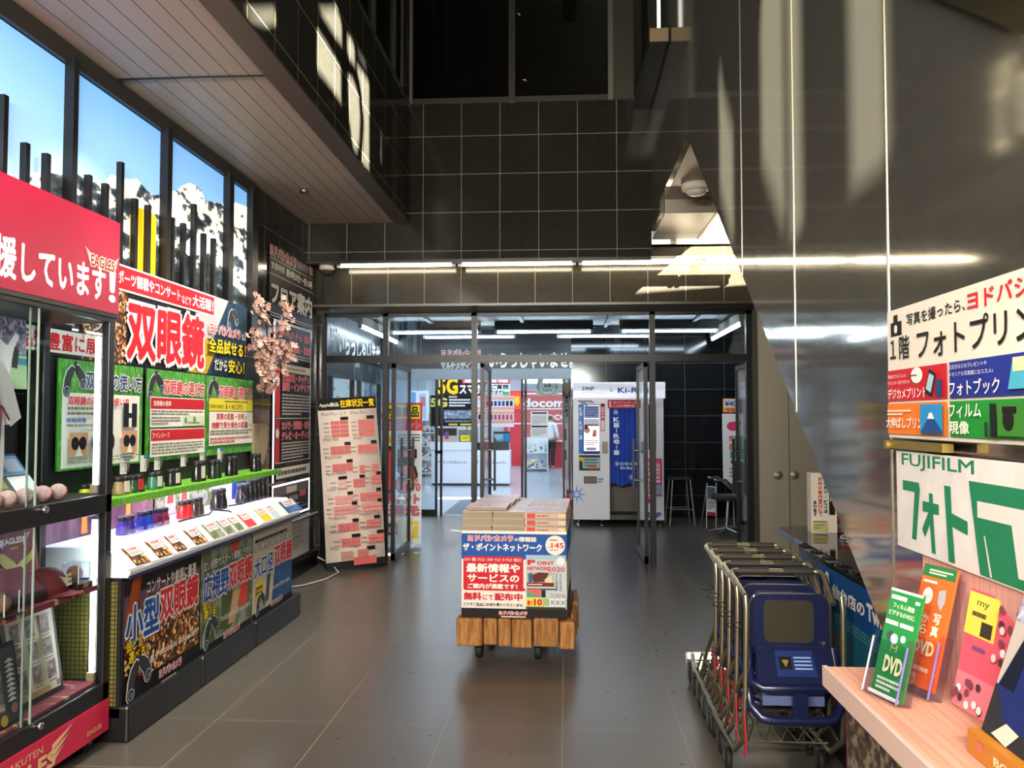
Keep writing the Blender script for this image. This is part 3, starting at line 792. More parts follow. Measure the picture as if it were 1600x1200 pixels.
p.R(.56, .38, .95, .50, '#dfe0c2'); p.C(.61, .44, .022, '#5aa27a'); p.C(.77, .45, .022, '#4f9a6e'); p.G(.65, .40, .93, .43, 1, '#8f8a5a')
p.R(.03, .05, .97, .35, '#f7f2e6'); p.R(.04, .22, .96, .34, '#cc2630'); p.T('アイレリーフ', .06, .25, .33, .31, '#f7efe6', .02); p.G(.05, .07, .93, .20, 4, '#8a8378'); p.done(o)
o, p = green_board(5.815, .885, 'green board on choosing binoculars with a yellow band and red formula')
p.BINO(.13, .82, .17); p.T('双眼鏡の選び方', .22, .73, .95, .89, '#d8323a', .03, '#f8ece4', .06)
p.R(.03, .56, .97, .72, '#f0dc3c'); p.T('双眼鏡の性能表示', .05, .59, .32, .64, '#4a4020', .01); p.T('8 × 40 DPS I', .36, .58, .75, .65, '#4a4020', .01); p.G(.34, .67, .92, .70, 1, '#7a6c2c')
p.R(.03, .12, .97, .55, '#f7f2e6'); p.T('実際の距離 ÷ 倍率', .17, .44, .76, .53, '#d8323a', .03); p.T('が', .78, .44, .84, .50, '#33302c', .01)
p.T('肉眼で見た場合の距離', .08, .33, .85, .42, '#d8323a', .03); p.T('です', .87, .34, .95, .39, '#33302c', .01); p.G(.05, .25, .95, .32, 2, '#8a8378'); p.G(.05, .14, .95, .23, 2, '#d8727a'); p.done(o)
for y in (3.66, 4.93, 5.80):
    pass
# tan board end sticking out past the last green board
o = MB().prism([(6.70, 1.17), (6.93, 1.19), (7.02, 1.33), (7.03, 1.5), (6.99, 1.535), (6.70, 1.535)], 'x', -2.58, -2.565, mat('tan_board', '#a08a6c', .6)).build('tan_board')
tag(o, 'tan board with a curved edge at the far end of the green shelf', 'panel')

# ------------------------------------------------------------------ binocular display stand
st = thing('display_stand', 'long binocular display counter with picture fronts and a glowing white shelf', 'display counter', (0, 0, 0))
CARC = mat('stand_black', '#151518', .4)
MB().box(-2.66, -2.175, 3.97, 6.50, .12, .80, CARC).box(-2.68, -2.61, 3.97, 6.75, .80, 1.90, CARC).build('carcass', st)
for a, b in ((3.97, 4.80), (4.82, 5.64), (5.66, 6.62)): MB().box(-2.62, -2.13, a, b, 0.0, .175, mat('plinth_black', '#131315', .35)).build('plinth', st, bevel=.012)
MB().prism([(-2.62, .80), (-2.13, .80), (-2.125, .835), (-2.235, .945), (-2.62, .945)], 'y', 3.96, 6.56, WHITE).build('white_shelf', st, bevel=.006)
MB().box(-2.135, -2.121, 3.96, 6.56, .795, .812, mat('dark_lip', '#2a2740', .3)).build('front_lip', st)
MB().box(-2.62, -2.32, 3.98, 6.66, 1.148, 1.163, TURF).box(-2.325, -2.316, 3.98, 6.66, 1.128, 1.166, TURF).build('turf_shelf', st)
MB().box(-2.60, -2.34, 4.0, 6.5, 1.13, 1.147, mat('shelf_light_strip', '#f4eeff', .4, emit='#efe6ff', es=5)).build('light_strip', st)
MB().box(-2.62, -2.20, 6.50, 6.525, .12, .80, mat('gold_side', '#8f7d4a', .45)).build('end_panel', st)
pb = MB()
for a, b, m in ((3.98, 5.10, STAGE), (5.12, 5.98, FIELD), (5.98, 6.34, lit('#e6dcf2', .35)), (6.34, 6.62, mat('royal_blue_card', '#20409a', .5))):
    pb.add([(-2.598, a, .945), (-2.598, b, .945), (-2.598, b, 1.128), (-2.598, a, 1.128)], [(0, 1, 2, 3)], m)
pb.build('picture_panel', st)
fl = MB()
for y in (4.35, 4.8): fl.add([(-2.597, y - .03, .96), (-2.597, y + .03, .96), (-2.597, y + .02, 1.12), (-2.597, y - .02, 1.12)], [(0, 1, 2, 3)], mat('flame_orange', '#f08a2c', .4))
for y, c in ((5.32, '#d8433c'), (5.52, '#e04a3e')):
    fl.add([(-2.597, y - .07, .95), (-2.597, y + .09, .95), (-2.597, y + .06, 1.125), (-2.597, y - .05, 1.125)], [(0, 1, 2, 3)], ink('#e8dfe4'))
    fl.add([(-2.596, y - .04, 1.02), (-2.596, y + .05, 1.02), (-2.596, y + .05, 1.125), (-2.596, y - .03, 1.125)], [(0, 1, 2, 3)], ink(c))
fl.build('picture_panel', st)
# picture fronts
def front(y0, w, picm, items):
    o = MB().box(0, w, 0, .008, 0, .655, ink('#121216')).build('front_panel', st, loc=(-2.166, y0, .125), rotz=FACE_LEFT)
    p = Print(w, .655); items(p); p.done(o)
def fA(p):
    p.R(.0, .50, 1, 1, STAGE); p.R(.02, .20, .99, .58, CROWD); p.P([(0, 0), (1, 0), (1, .2), (.3, .18), (0, .3)], '#131110'); p.R(0, .88, 1, 1, '#1a1514'); p.P([(0.02, .7), (.1, 1), (.2, 1), (.12, .55)], '#a2461c')
    p.T('コンサートや劇場に最適', .26, .83, .93, .94, '#f6efe2', .02)
    p.T('小型', .02, .50, .42, .80, '#2456a8', .04, '#f2f0ea', .06); p.T('双眼鏡', .42, .56, .97, .84, '#e0323a', .04, '#f2f0ea', .06)
    p.T('Yodobashi Binoculars', .38, .295, .95, .35, '#efe7d8', .015); p.R(.31, .285, .355, .335, '#d8cdbd')
    p.T('試して', .03, .45, .20, .54, '#f0cc28', .03, '#2a1a08', .06); p.T('選べる！', .05, .36, .27, .45, '#f0cc28', .03, '#2a1a08', .06)
    p.BINO(.17, .24, .20); p.T('ヨドバシカメラ', .40, .12, .70, .19, '#d8323a', .03, '#f6eeea', .07); p.G(.43, .07, .68, .09, 1, '#d9d0c8')
def fB(p):
    p.R(0, .12, 1, 1, FIELD); p.P([(.35, .2), (.55, .15), (.6, .55), (.4, .6)], '#4a5a30'); p.P([(.72, .3), (.9, .32), (.92, .55), (.74, .55)], '#d84a3e'); p.P([(.5, .2), (.64, .2), (.75, .5), (.6, .5)], '#caa07a'); p.R(.55, .9, .7, 1, '#d84a3e')
    p.R(0, 0, 1, .13, '#141414'); p.T('広い視野でスポーツ観戦しやすい', .04, .81, .98, .90, '#f2efe6', .02, '#1a1a18', .06)
    p.T('広視野', .03, .52, .50, .78, '#2456a8', .04, '#f2f0ea', .06); p.T('双眼鏡', .50, .54, .98, .80, '#e0323a', .04, '#f2f0ea', .06)
    p.T('Yodobashi Binoculars', .33, .27, .95, .33, '#efe7d8', .01)
    p.T('試して', .03, .46, .24, .54, '#f0cc28', .03, '#2a2008', .06); p.T('選べる', .04, .38, .25, .46, '#f0cc28', .03, '#2a2008', .06)
    p.BINO(.17, .25, .18); p.T('ヨドバシカメラ', .38, .10, .70, .17, '#d8323a', .03, '#f6eeea', .07)
def fC(p):
    p.R(0, .0, 1, 1, '#cfc3ac'); p.P([(.45, .1), (1, .1), (1, .62), (.55, .6)], SKYPIC); p.P([(.3, .2), (.38, .2), (.45, .58), (.36, .58)], '#4a4a4c'); p.R(0, 0, 1, .14, '#171716')
    p.G(.05, .87, .95, .93, 1, '#1c1a18'); p.T('暗い場所や星空観測に最適', .03, .79, .98, .87, '#f2efe6', .02, '#1a1a18', .06)
    p.T('大口径', .03, .50, .48, .73, '#2456a8', .03, '#f2f0ea', .06); p.T('双眼鏡', .50, .54, .98, .78, '#e0323a', .04, '#f2f0ea', .06)
    p.C(.14, .36, .085, '#d8b62a', sx=.9); p.G(.06, .32, .22, .42, 2, '#6a5410'); p.T('Yodobashi Binoculars', .4, .29, .92, .34, '#e8e4d8', .0)
    p.BINO(.17, .23, .15); p.T('ヨドバシカメラ', .40, .12, .70, .18, '#d8323a', .03, '#f6eeea', .07)
front(3.975, .855, CROWD, fA); MB().box(-2.60, -2.19, 3.960, 3.968, .18, .78, tile_mat('mesh_bag_print', 'XZ', (.022, .022), (0, 0), .005, '#6a6020', '#12120c', .5, .5, 8)).build('near_end_panel', st); front(4.84, .81, FIELD, fB); front(5.66, .83, SKYPIC, fC)

# binoculars, upright on their front lenses
def binoculars(loc, h, col, label, group, rotz=FACE_LEFT, rub=None, lean=0.0, tag_=None, r=None, trim='#1a1a1c'):
    t = thing('binoculars', label, 'binoculars', loc, group=group, rot=(lean, 0, rotz))
    body = mat('binocular_' + col.strip('#'), col, .32, coat=.2); blk = mat('binocular_black', '#161618', .45)
    r = r or h * .24
    for s in (-1, 1):
        MB().lathe([(r * .80, 0), (r, .004), (r, h * .10), (r * .92, h * .35), (r * .70, h * .62), (r * .66, h * .74)], body, (s * r * 1.12, 0, 0), n=14).build('barrel', t)
        MB().lathe([(r * .62, h * .72), (r * .72, h * .76), (r * .72, h * .98), (r * .55, h), (r * .40, h * .99), (r * .36, h * .95)], blk, (s * r * 1.12, 0, 0), n=14).build('eyecup', t)
    MB().box(-r * .5, r * .5, -r * .35, r * .45, h * .34, h * .66, body).build('hinge', t, bevel=r * .1)
    MB().lathe([(r * .3, h * .60), (r * .34, h * .63), (r * .34, h * .80), (r * .26, h * .83)], mat('focus_wheel', trim, .4), n=14).build('focus_wheel', t)
    return t
for y, h, c, l in ((4.10, .085, '#e2cf16', 'yellow binoculars on the turf shelf, seen through the end of the showcase'), (4.42, .10, '#a58663', 'tan binoculars at the near end of the turf shelf'),
                   (4.57, .10, '#1f4a34', 'dark green binoculars with a red tag on the turf shelf'), (4.79, .10, '#3f7a66', 'teal binoculars in a clear case on the turf shelf'),
                   (5.02, .105, '#1c1c1f', 'small black binoculars with a violet cord on the turf shelf'), (5.38, .135, '#1d1d20', 'black binoculars leaning on a card on the turf shelf'),
                   (5.63, .13, '#182a22', 'blackish green binoculars upright on the turf shelf'), (5.92, .14, '#141416', 'wide black binoculars near the far end of the turf shelf'),
                   (6.40, .14, '#18181a', 'last black binoculars at the far end of the turf shelf')):
    t = binoculars((-2.43, y, 1.163), h, c, l, 'binoculars on the turf shelf', r=.033, lean=.0)
    if h < .11 or y == 5.38:
        MB().obox((0, -.03, h * .45), .024, .002, h * .3, ink('#e8d8d0' if c != '#1f4a34' else '#cc2f38')).build('hang_tag', t)
for y, h, c, l in ((4.45, .10, '#4a2a94', 'purple binoculars on the white shelf'), (4.66, .105, '#1f4fc0', 'blue binoculars on the white shelf'), (4.85, .10, '#a81c24', 'dark red binoculars on the white shelf beside the blue pair'),
                   (5.16, .115, '#d42a28', 'bright red binoculars with black top on the white shelf'), (5.33, .115, '#3a302c', 'brownish black binoculars behind the bright red pair'),
                   (5.68, .145, '#161618', 'single black binoculars before the white panel'), (6.12, .145, '#17171a', 'nearer of three tall black binoculars at the far end of the white shelf'),
                   (6.30, .175, '#151517', 'middle one of three tall black binoculars at the far end of the white shelf'), (6.47, .185, '#141416', 'farthest and tallest black binoculars on the white shelf')):
    t = binoculars((-2.42, y, .945), h, c, l, 'binoculars on the white shelf', r=.034 if h < .13 else .042)
    if y < 4.9:
        MB().box(-.085, .085, -.06, -.058, 0, h * 1.05, ACRYL).box(-.085, -.083, -.06, .03, 0, h * 1.05, ACRYL).box(.083, .085, -.06, .03, 0, h * 1.05, ACRYL).build('acrylic_guard', t)
cord = MB()
cord.tube([(-2.36, 4.95, .95), (-2.30, 5.05, .965), (-2.30, 5.25, .96), (-2.33, 5.38, .975), (-2.26, 5.48, .955), (-2.235, 5.50, .93)], .006, RUBBER)
tag(cord.build('security_cord'), 'black cord looping round the bright red binoculars on the white shelf', 'cord')
tag(MB().tube([(-2.38, 5.75, .96), (-2.32, 5.85, .965), (-2.36, 6.0, 1.0), (-2.44, 6.10, 1.05)], .006, RUBBER).build('security_cord'), 'black cord rising to the tall black binoculars', 'cord')
# product cards on the slope of the white shelf
CT = Matrix.Rotation(math.radians(-45), 3, 'X')
cards = [(4.02, .16, CROWD, 'concert picture'), (4.25, .17, CROWD, 'concert picture'), (4.46, .13, CROWD, 'concert picture'), (4.69, .18, CROWD, 'concert picture'),
         (4.93, .20, FIELD, 'sports picture'), (5.14, .15, FIELD, 'green sports picture'), (5.31, .12, FIELD, 'sports picture'), (5.48, .17, ink('#d8382f'), 'red picture'),
         (5.78, .18, ink('#c9b82a'), 'yellow picture'), (5.99, .14, ink('#b8c8cc'), 'pale picture'), (6.28, .36, SKYPIC, 'blue picture')]
names = ['first', 'second', 'third', 'fourth', 'fifth', 'sixth', 'seventh', 'eighth', 'ninth', 'tenth', 'eleventh']
for (y, w, m, l), nm in zip(cards, names):
    o = MB().box(-w / 2, w / 2, 0, .003, 0, .13, ink('#f0e9e2')).build('product_card', loc=(-2.126, y, .842), rot=(math.radians(-45), 0, FACE_LEFT))
    tag(o, 'product card with a %s, %s from the near end of the white shelf' % (l, nm), 'card', 'product cards along the white shelf')
    p = Print(w, .13); p.R(.04, .04, .96, .96, m); p.R(.2, .5, .9, .95, '#f3ece4'); p.T('双眼鏡', .26, .74, .8, .90, '#c83038', .02); p.G(.24, .54, .86, .70, 3, '#8a7a70'); p.done(o)
for i, y in enumerate((4.50, 4.70, 4.93, 5.10, 5.46, 5.75, 6.05)):
    o = MB().box(-.035, .035, 0, .003, 0, .10, ink('#eceae4')).build('price_tag', loc=(-2.575, y, 1.255), rotz=FACE_LEFT)
    tag(o, '%s white price tag from the near end, hanging behind the turf shelf binoculars' % names[i], 'price tag', 'price tags behind the turf shelf')
    p = Print(.07, .10); p.R(0, .78, 1, 1, '#3c7cc0'); p.G(.12, .1, .9, .7, 4, '#a08c84'); p.done(o)

# ------------------------------------------------------------------ artificial cherry blossom
t = thing('cherry_blossom_spray', 'artificial pale pink cherry blossom branch before the dark tiles', 'flowers', (-2.50, 6.75, 2.0))
br = MB()
twigs = [[(0, .05, -.15), (.02, .02, .1), (.05, -.1, .35), (.05, -.3, .52)], [(.02, .02, .1), (.06, .2, .35), (.05, .42, .62)], [(.01, .03, -.05), (.05, .22, .05), (.06, .4, .2)], [(.0, .03, 0), (.04, -.2, .1), (.06, -.38, .3)], [(0, .05, -.15), (.03, -.06, -.1), (.05, -.2, -.06)]]
for w in twigs: br.tube(w, .008, mat('twig_brown', '#4a3526', .8), 6)
br.build('branch', t)
bl = MB(); rr = random.Random(3)
pm = [mat('petal_%d' % i, c, .7) for i, c in enumerate(('#c49a8c', '#b88878', '#d0ac9c'))]
cl = []
for w in twigs:
    for (a, b) in zip(w, w[1:]):
        for k in range(5): cl.append(Vector(a).lerp(Vector(b), rr.random()))
for c in cl:
    for k in range(7):
        q = c + Vector((rr.uniform(-.05, .06), rr.uniform(-.09, .09), rr.uniform(-.08, .08)))
        s = rr.uniform(.022, .036); nrm = Vector((1, rr.uniform(-1, .3), rr.uniform(-.6, .8))).normalized()
        e1 = nrm.cross(Vector((0, 0, 1))).normalized(); e2 = nrm.cross(e1); m = rr.choice(pm)
        for j in range(5):
            an = j * 2 * math.pi / 5
            d1 = e1 * math.cos(an) + e2 * math.sin(an); d2 = e1 * math.cos(an + .55) + e2 * math.sin(an + .55); d0 = e1 * math.cos(an - .55) + e2 * math.sin(an - .55)
            bl.add([q, q + d0 * s * .7 + nrm * s * .1, q + d1 * s + nrm * s * .35, q + d2 * s * .7 + nrm * s * .1], [(0, 1, 2, 3)], m)
bl.build('blossom', t)

# ------------------------------------------------------------------ floor guide on the left wall
o, p = board('wall_sign', 'black panel with red shop name and large white lettering, topmost on the left wall', 'sign', (-2.685, 7.35, 2.52), 1.28, .66, FACE_LEFT, base='#151517')
p.T('ヨドバシカメラ', .0, .84, .58, 1.0, '#dc2a34', .03, '#f4ece6', .06); p.T('マルチメディア', .60, .86, .88, .98, '#151517', .01, '#e8e4dc', .06); p.T('仙台', .90, .86, 1.0, 1.0, '#dc2a34', .03, '#f4ece6', .06)
p.R(.0, .80, 1, .81, '#e4e0d6'); p.T('営業時間', .02, .66, .30, .76, '#e8e4da', .03); p.T('朝9時30分～夜10時', .34, .64, .98, .77, '#f0ece2', .04); p.R(.0, .58, 1, .59, '#e4e0d6')
p.T('フロア案内', .02, .16, .98, .50, '#f4f0e8', .05); p.R(0, .04, 1, .05, '#d8d4ca'); p.R(0, .0, 1, .01, '#d8d4ca'); p.done(o)
o, p = board('floor_guide', 'tall framed black floor guide board with rows of red and white lettering', 'sign', (-2.685, 7.47, .98), 1.13, 1.52, FACE_LEFT, base='#17171a')
LEDW = lit('#f2f0ff', 1.6)
p.R(0, 0, .035, 1, LEDW); p.R(.97, 0, 1, 1, '#cfd0d4'); p.R(0, .985, 1, 1, '#d8d8da')
p.R(.05, .74, .16, .97, '#2c5aa0'); p.R(.05, .40, .16, .72, '#cc2c34'); p.R(.05, .12, .16, .385, '#cc2c34')
for u, v in ((.105, .62), (.105, .30)): p.C(u, v, .045, '#f4f0ea')
def rows(v0, v1, reds, n):
    h = (v1 - v0) / (reds * 2 + n)
    z = v1
    return h
for v, tx in ((.90, 'フィギュア・ゲーム・自転車'), (.82, '文具・玩具・模型'), (.625, '生活家電・キッチン'), (.565, '照明・インテリア')):
    p.T(tx, .20, v, .95, v + .055, '#e0525a', .04, '#f0d0cc', .03)
for v, tx in ((.32, 'カメラ・双眼鏡・時計'), (.255, 'テレビ・オーディオ')): p.T(tx, .20, v, .95, v + .055, '#e0525a', .04, '#f0d0cc', .03)
p.G(.19, .755, .95, .81, 3, '#b9b4aa'); p.R(.19, .685, .95, .735, '#e6d9c2'); p.R(.19, .695, .27, .725, '#d2a24a'); p.G(.3, .70, .9, .72, 1, '#9a8a70')
p.G(.19, .41, .95, .55, 7, '#b9b4aa'); p.R(.04, .39, .97, .395, '#d8d4ca'); p.G(.19, .13, .95, .245, 6, '#b9b4aa')
p.R(.04, .115, .97, .12, '#d8d4ca'); p.R(.06, .02, .96, .085, '#e6ddd0'); p.G(.1, .03, .9, .075, 1, '#5a544c'); p.R(.3, .095, .96, .11, '#3a3835'); p.done(o)
o, p = board('floor_guide', 'smaller white framed black notice board under the floor guide', 'sign', (-2.685, 7.47, .62), 1.12, .335, FACE_LEFT, base='#2a2a2d')
for a, b, c, d in ((0, 0, 1, .06), (0, .94, 1, 1), (0, 0, .03, 1), (.97, 0, 1, 1)): p.R(a, b, c, d, LEDW)
p.R(.04, .66, .96, .92, '#6e6a66'); p.R(.35, .70, .62, .88, '#d8cfc6'); p.R(.05, .40, .36, .60, '#d86a64'); p.R(.42, .44, .66, .60, '#8c8884'); p.R(.70, .50, .88, .68, '#d86a64'); p.G(.05, .28, .95, .37, 1, '#c8c4bc'); p.G(.05, .1, .95, .24, 2, '#9c9890'); p.R(.2, .12, .34, .22, '#d88a84'); p.R(.55, .14, .66, .26, '#d88a84'); p.done(o)
o, p = board('wall_board', 'white poster board low on the left wall behind the end of the stand', 'sign', (-2.68, 7.45, .19), 1.13, .36, FACE_LEFT, base='#d8d4cc')
p.G(.3, .2, .8, .9, 5, '#c4bfb6'); p.R(.30, .30, .36, .42, '#4a4640'); p.C(.62, .45, .05, '#8a867e'); p.C(.62, .45, .035, '#d8d4cc'); p.done(o)
o = MB().prism([(-2.70, .54), (-2.60, .575), (-2.60, .60), (-2.70, .60)], 'y', 7.44, 8.62, BLACKMETAL).box(-2.606, -2.598, 7.44, 8.62, .59, .60, WHITE).build('leaflet_ledge')
tag(o, 'narrow dark ledge with a white edge under the notice board', 'ledge')
struct(MB().box(-2.70, -2.66, 6.95, 8.84, 0, .17, BLACK), 'baseboard_left')

o = MB().tube([(-2.62, 7.55, .012), (-2.45, 7.7, .012), (-2.33, 8.0, .012), (-2.30, 8.35, .012), (-2.42, 8.55, .05), (-2.60, 8.62, .12)], .008, mat('white_cable', '#cfcac0', .6), 6).build('floor_cable'); tag(o, 'thin pale cable lying along the foot of the left wall before the stock list board', 'cable')
# ================================================================== showcase nearest the camera
X0, XF, YA, YB = -2.59, -2.22, 2.52, 3.95
cs = thing('display_case', 'black glazed showcase under the red supporter header', 'showcase', (0, 0, 0))
CB = mat('case_black', '#131214', .35)
fr = MB()
for y in (YA, YB - .05):
    for x in (X0, XF - .04): fr.box(x, x + .04, y, y + .05, .22, 2.06, CB)
fr.box(X0, XF, YA, YB, .225, .31, CB).box(X0, XF, YA, YB, 1.125, 1.215, CB).box(X0, XF, YA, YB, 2.05, 2.10, CB)
fr.build('frame', cs, bevel=.004)
MB().box(X0, X0 + .012, YA, YB - .45, .3, 2.05, mat('case_back', '#1c1a1b', .5)).build('back_panel', cs)
for z0, z1 in ((.31, 1.125), (1.215, 2.05)):
    MB().box(X0 + .05, XF - .05, YB - .012, YB - .006, z0, z1, GLASS).build('end_pane', cs)
    o = MB().box(XF - .012, XF - .007, YA + .05, 3.37, z0, z1, GLASS).box(XF - .013, XF - .006, 3.365, 3.372, z0, z1, mat('pane_edge', '#9fb0a4', .15)).build('sliding_pane', cs)
    o = MB().box(XF - .024, XF - .019, 3.33, YB - .05, z0, z1, GLASS).box(XF - .025, XF - .018, 3.327, 3.333, z0, z1, mat('pane_edge')).build('sliding_pane', cs)
    MB().lathe([(.0, .03), (.014, .03), (.016, .02), (.012, 0)], CHROME, (XF - .004, 3.40, z0 - .02), 'x', 12).build('pane_lock', cs)
CLOTH = pic('maroon_cloth', 9, [(.42, '#7d2f3c'), (.56, '#93414c'), (.62, '#c9b28c'), (.7, '#8a3844')], .8, stretch=(1, 2.2, 1))
MB().box(X0 + .02, XF - .03, YA + .05, YB - .06, .755, .78, CLOTH).build('shelf', cs); MB().box(X0 + .02, XF - .03, YA + .05, YB - .06, .31, .322, CLOTH).build('shelf', cs)
LEDT = mat('case_tube_glow', '#fbfdff', .4, emit='#f2f6ff', es=28)
for z0, z1 in ((.36, 1.09), (1.26, 1.98)):
    o = MB().tube([(XF - .06, YB - .045, z0), (XF - .06, YB - .045, z1)], .012, LEDT, 10).build('case_lamp', cs)
    MB().box(XF - .078, XF - .042, YB - .06, YB - .03, z0 - .04, z0, mat('lamp_cap', '#a89878', .4)).build('lamp_holder', o)
# red header
hd = MB().box(0, 1.45, 0, .42, 0, .455, mat('header_red', '#bb1c42', .35)).build('header_sign', cs, loc=(-2.205, 2.50, 2.095), rotz=FACE_LEFT)
p = Print(1.45, .455, y=0); V = lambda y: (y - 2.5) / 1.45
p.T('応援しています', V(2.92), .09, V(3.83), .47, '#ffffff', .035); p.T('！', V(3.855), .11, V(3.92), .46, '#ffffff', .04)
p.T('EAGLES', V(3.70), .44, V(3.90), .56, '#a8341c', .03, '#f7ead8', .08); WING(p, V(3.70), .46, -.035, .16, '#f7e2d0'); WING(p, V(3.90), .46, .028, .16, '#f7e2d0', 1)
p.done(hd)
MB().box(-2.59, -2.21, 2.5, 3.95, 2.075, 2.097, BLACK).build('header_rail', cs)
# base panel with team lettering
bp = MB().box(0, 1.43, 0, .40, 0, .15, mat('base_red', '#d8284e', .35)).build('base_panel', cs, loc=(-2.215, 2.52, .075), rotz=FACE_LEFT)
p = Print(1.43, .15); V = lambda y: (y - 2.52) / 1.43
p.T('RAKUTEN', V(3.19), .60, V(3.44), .80, '#e6b48c', .02); p.T('EAGLES', V(3.08), .02, V(3.53), .52, '#f0c090', .05, '#8c2a20', .03); WING(p, V(3.50), .2, .11, .75, '#f0c49a'); p.T('EAGLES', V(3.76), .22, V(3.88), .38, '#f0b080', .03, '#a03020', .05)
p.done(bp)
for y in (2.62, 3.86):
    for x in (-2.27, -2.53):
        c = MB().lathe([(.03, -.012), (.034, -.008), (.034, .008), (.03, .012)], RUBBER, (x, y, .034), 'x', 16).build('caster_wheel', cs)
        MB().box(x - .02, x + .02, y - .012, y + .012, .04, .08, CHROME).build('fork', c)

# things in the showcase
def leaning(name, label, cat, loc, w, h, base, lean=.25, thick=.012, group=None, rz=0.0):
    o = MB().box(0, w, 0, thick, 0, h, ink(base) if isinstance(base, str) else base).build(name, loc=loc, rot=(-lean, 0, FACE_LEFT + rz))
    tag(o, label, cat, group)
    return o, Print(w, h)
jm = mat('jersey_white', '#e9e4e2', .8)
j = thing('baseball_jersey', 'white signed baseball jersey hanging in the top of the showcase', 'jersey', (-2.42, 3.20, 1.216))
half = [(.0, .60), (.06, .625), (.15, .605), (.21, .52), (.275, .37), (.205, .33), (.165, .42), (.17, .2), (.16, 0)]
out = half + [(-a, b) for a, b in reversed(half[1:])] + []
out = [(a, b) for a, b in half] + [(-a, b) for a, b in half[:0:-1]]
MB().prism(out, 'x', -.05, .05, jm, True).build('shirt_body', j, bevel=.02)
MB().tube([(.056, .02, .58), (.056, .10, .52), (.054, .135, .40), (.054, .13, .2), (.054, .12, .05)], .004, mat('maroon_piping', '#7a1f34', .7), 6).tube([(.054, .14, .42), (.054, .19, .36)], .004, mat('maroon_piping'), 6).build('piping', j)
pj_ = Print(.3, .12, -.0535, -.15, .22); WING(pj_, .55, .1, .42, .9, '#b8481f'); 
wp = MB(); wp.v = [(-y, x, z) for x, y, z in pj_.g.v]; wp.f = pj_.g.f; wp.m = pj_.g.m; wp.s = pj_.g.s; wp.mats = pj_.g.mats
wp.build('wing_emblem', j)
sc = MB(); rs = random.Random(5)
for (y0, z0) in ((-.02, .44), (.05, .08), (-.03, .14), (.07, .14)):
    sc.tube([(.054, y0 + i * .012, z0 + rs.uniform(-.012, .012)) for i in range(6)], .0012, BLACK, 4)
sc.build('signature', j)
o, p = leaning('photo_poster', 'stadium photo poster at the back of the showcase top', 'poster', (-2.555, 3.22, 1.72), .56, .33, '#8aa0a8', .03)
p.R(0, .5, 1, 1, pic('stadium_crowd', 60, [(0, '#4a4450'), (.3, '#8a7c88'), (.5, '#b8a8b0'), (.7, '#6a7484')], kind='voronoi')); p.R(0, .34, 1, .5, '#3a8a94'); p.R(0, .44, 1, .47, '#c4cc8a'); p.R(0, 0, 1, .34, '#a4c08a')
p.P([(.3, .0), (.75, .0), (.82, .5), (.9, .75), (.86, .8), (.75, .6), (.62, .72), (.45, .72), (.25, .4)], '#ece8e4'); p.C(.54, .80, .045, '#d0a080'); p.P([(.80, .3), (.87, .28), (.90, .55), (.84, .6)], '#2a2628'); p.T('E', .5, .35, .6, .55, '#8a2a30', .03); p.done(o)
o, p = leaning('trading_card_display', 'leaning dark tray of signed white cards on the showcase top shelf', 'card display', (-2.34, 3.14, 1.217), .48, .26, '#2c2a2c', .65, rz=.0)
p.R(.02, .1, .40, .95, '#f2efec'); p.R(.42, .55, .98, .95, '#7ab0d8'); p.R(.46, .62, .70, .88, '#3a5a8a'); p.R(.74, .62, .95, .88, '#c8dcec'); p.R(.36, .12, .66, .55, '#4a4a44'); p.R(.40, .3, .6, .5, '#a8a43a'); p.R(.66, .12, .98, .52, '#f2efec'); p.G(.05, .5, .36, .8, 2, '#4a4440'); p.R(.3, .03, .98, .1, '#b8383c'); p.done(o)
BALL = pic('signed_baseball', 30, [(.3, '#c2989a'), (.55, '#d8b6b0'), (.72, '#a06468')], .6)
def seam(mb, c, r):
    mb.tube([(c[0] + r * 1.0 * math.cos(a), c[1] + r * .75 * math.sin(a), c[2] + r * .66 * math.sin(2 * a) * .9) for a in [i * math.pi / 10 for i in range(20)]], r * .04, mat('red_stitch', '#b03a40', .7), 4, closed=True)
for i, y in enumerate((3.17, 3.26, 3.37, 3.49, 3.60)):
    r = .037
    o = MB().ball((0, 0, r), r, BALL, 18).build('baseball', loc=(-2.275, y, 1.216))
    tag(o, '%s signed baseball of the row on the showcase middle rail' % ['leftmost', 'second', 'third', 'fourth', 'rightmost'][i], 'ball', 'signed baseballs in a row')
    s_ = MB(); seam(s_, (0, 0, r), r); s_.build('stitching', o)
o, p = leaning('supporter_plaque', 'maroon plaque with a golden eagle and white lettering on the showcase shelf', 'plaque', (-2.49, 3.48, .781), .35, .31, '#6e1a26', .14)
p.R(0, 0, 1, 1, '#2a1a16'); p.P([(.04, .03), (.96, .03), (.96, .88), (.88, .97), (.12, .97), (.04, .88)], '#a8763a'); p.P([(.055, .04), (.945, .04), (.945, .875), (.875, .955), (.125, .955), (.055, .875)], '#721c28')
p.T('EAGLES', .30, .74, .70, .83, '#f0ece6', .04); WING(p, .30, .72, -.18, .16, '#f0ece6', 1); WING(p, .70, .72, .18, .16, '#f0ece6'); p.R(.42, .66, .58, .70, '#a8763a')
p.P([(.12, .68), (.30, .62), (.48, .48), (.52, .42), (.60, .47), (.75, .52), (.90, .62), (.84, .46), (.68, .38), (.58, .34), (.55, .26), (.48, .22), (.40, .28), (.30, .26), (.38, .36), (.26, .44), (.16, .56)], '#b8b04a')
p.T('日本一、東北へ', .14, .08, .86, .20, '#e6eee6', .03); p.done(o)
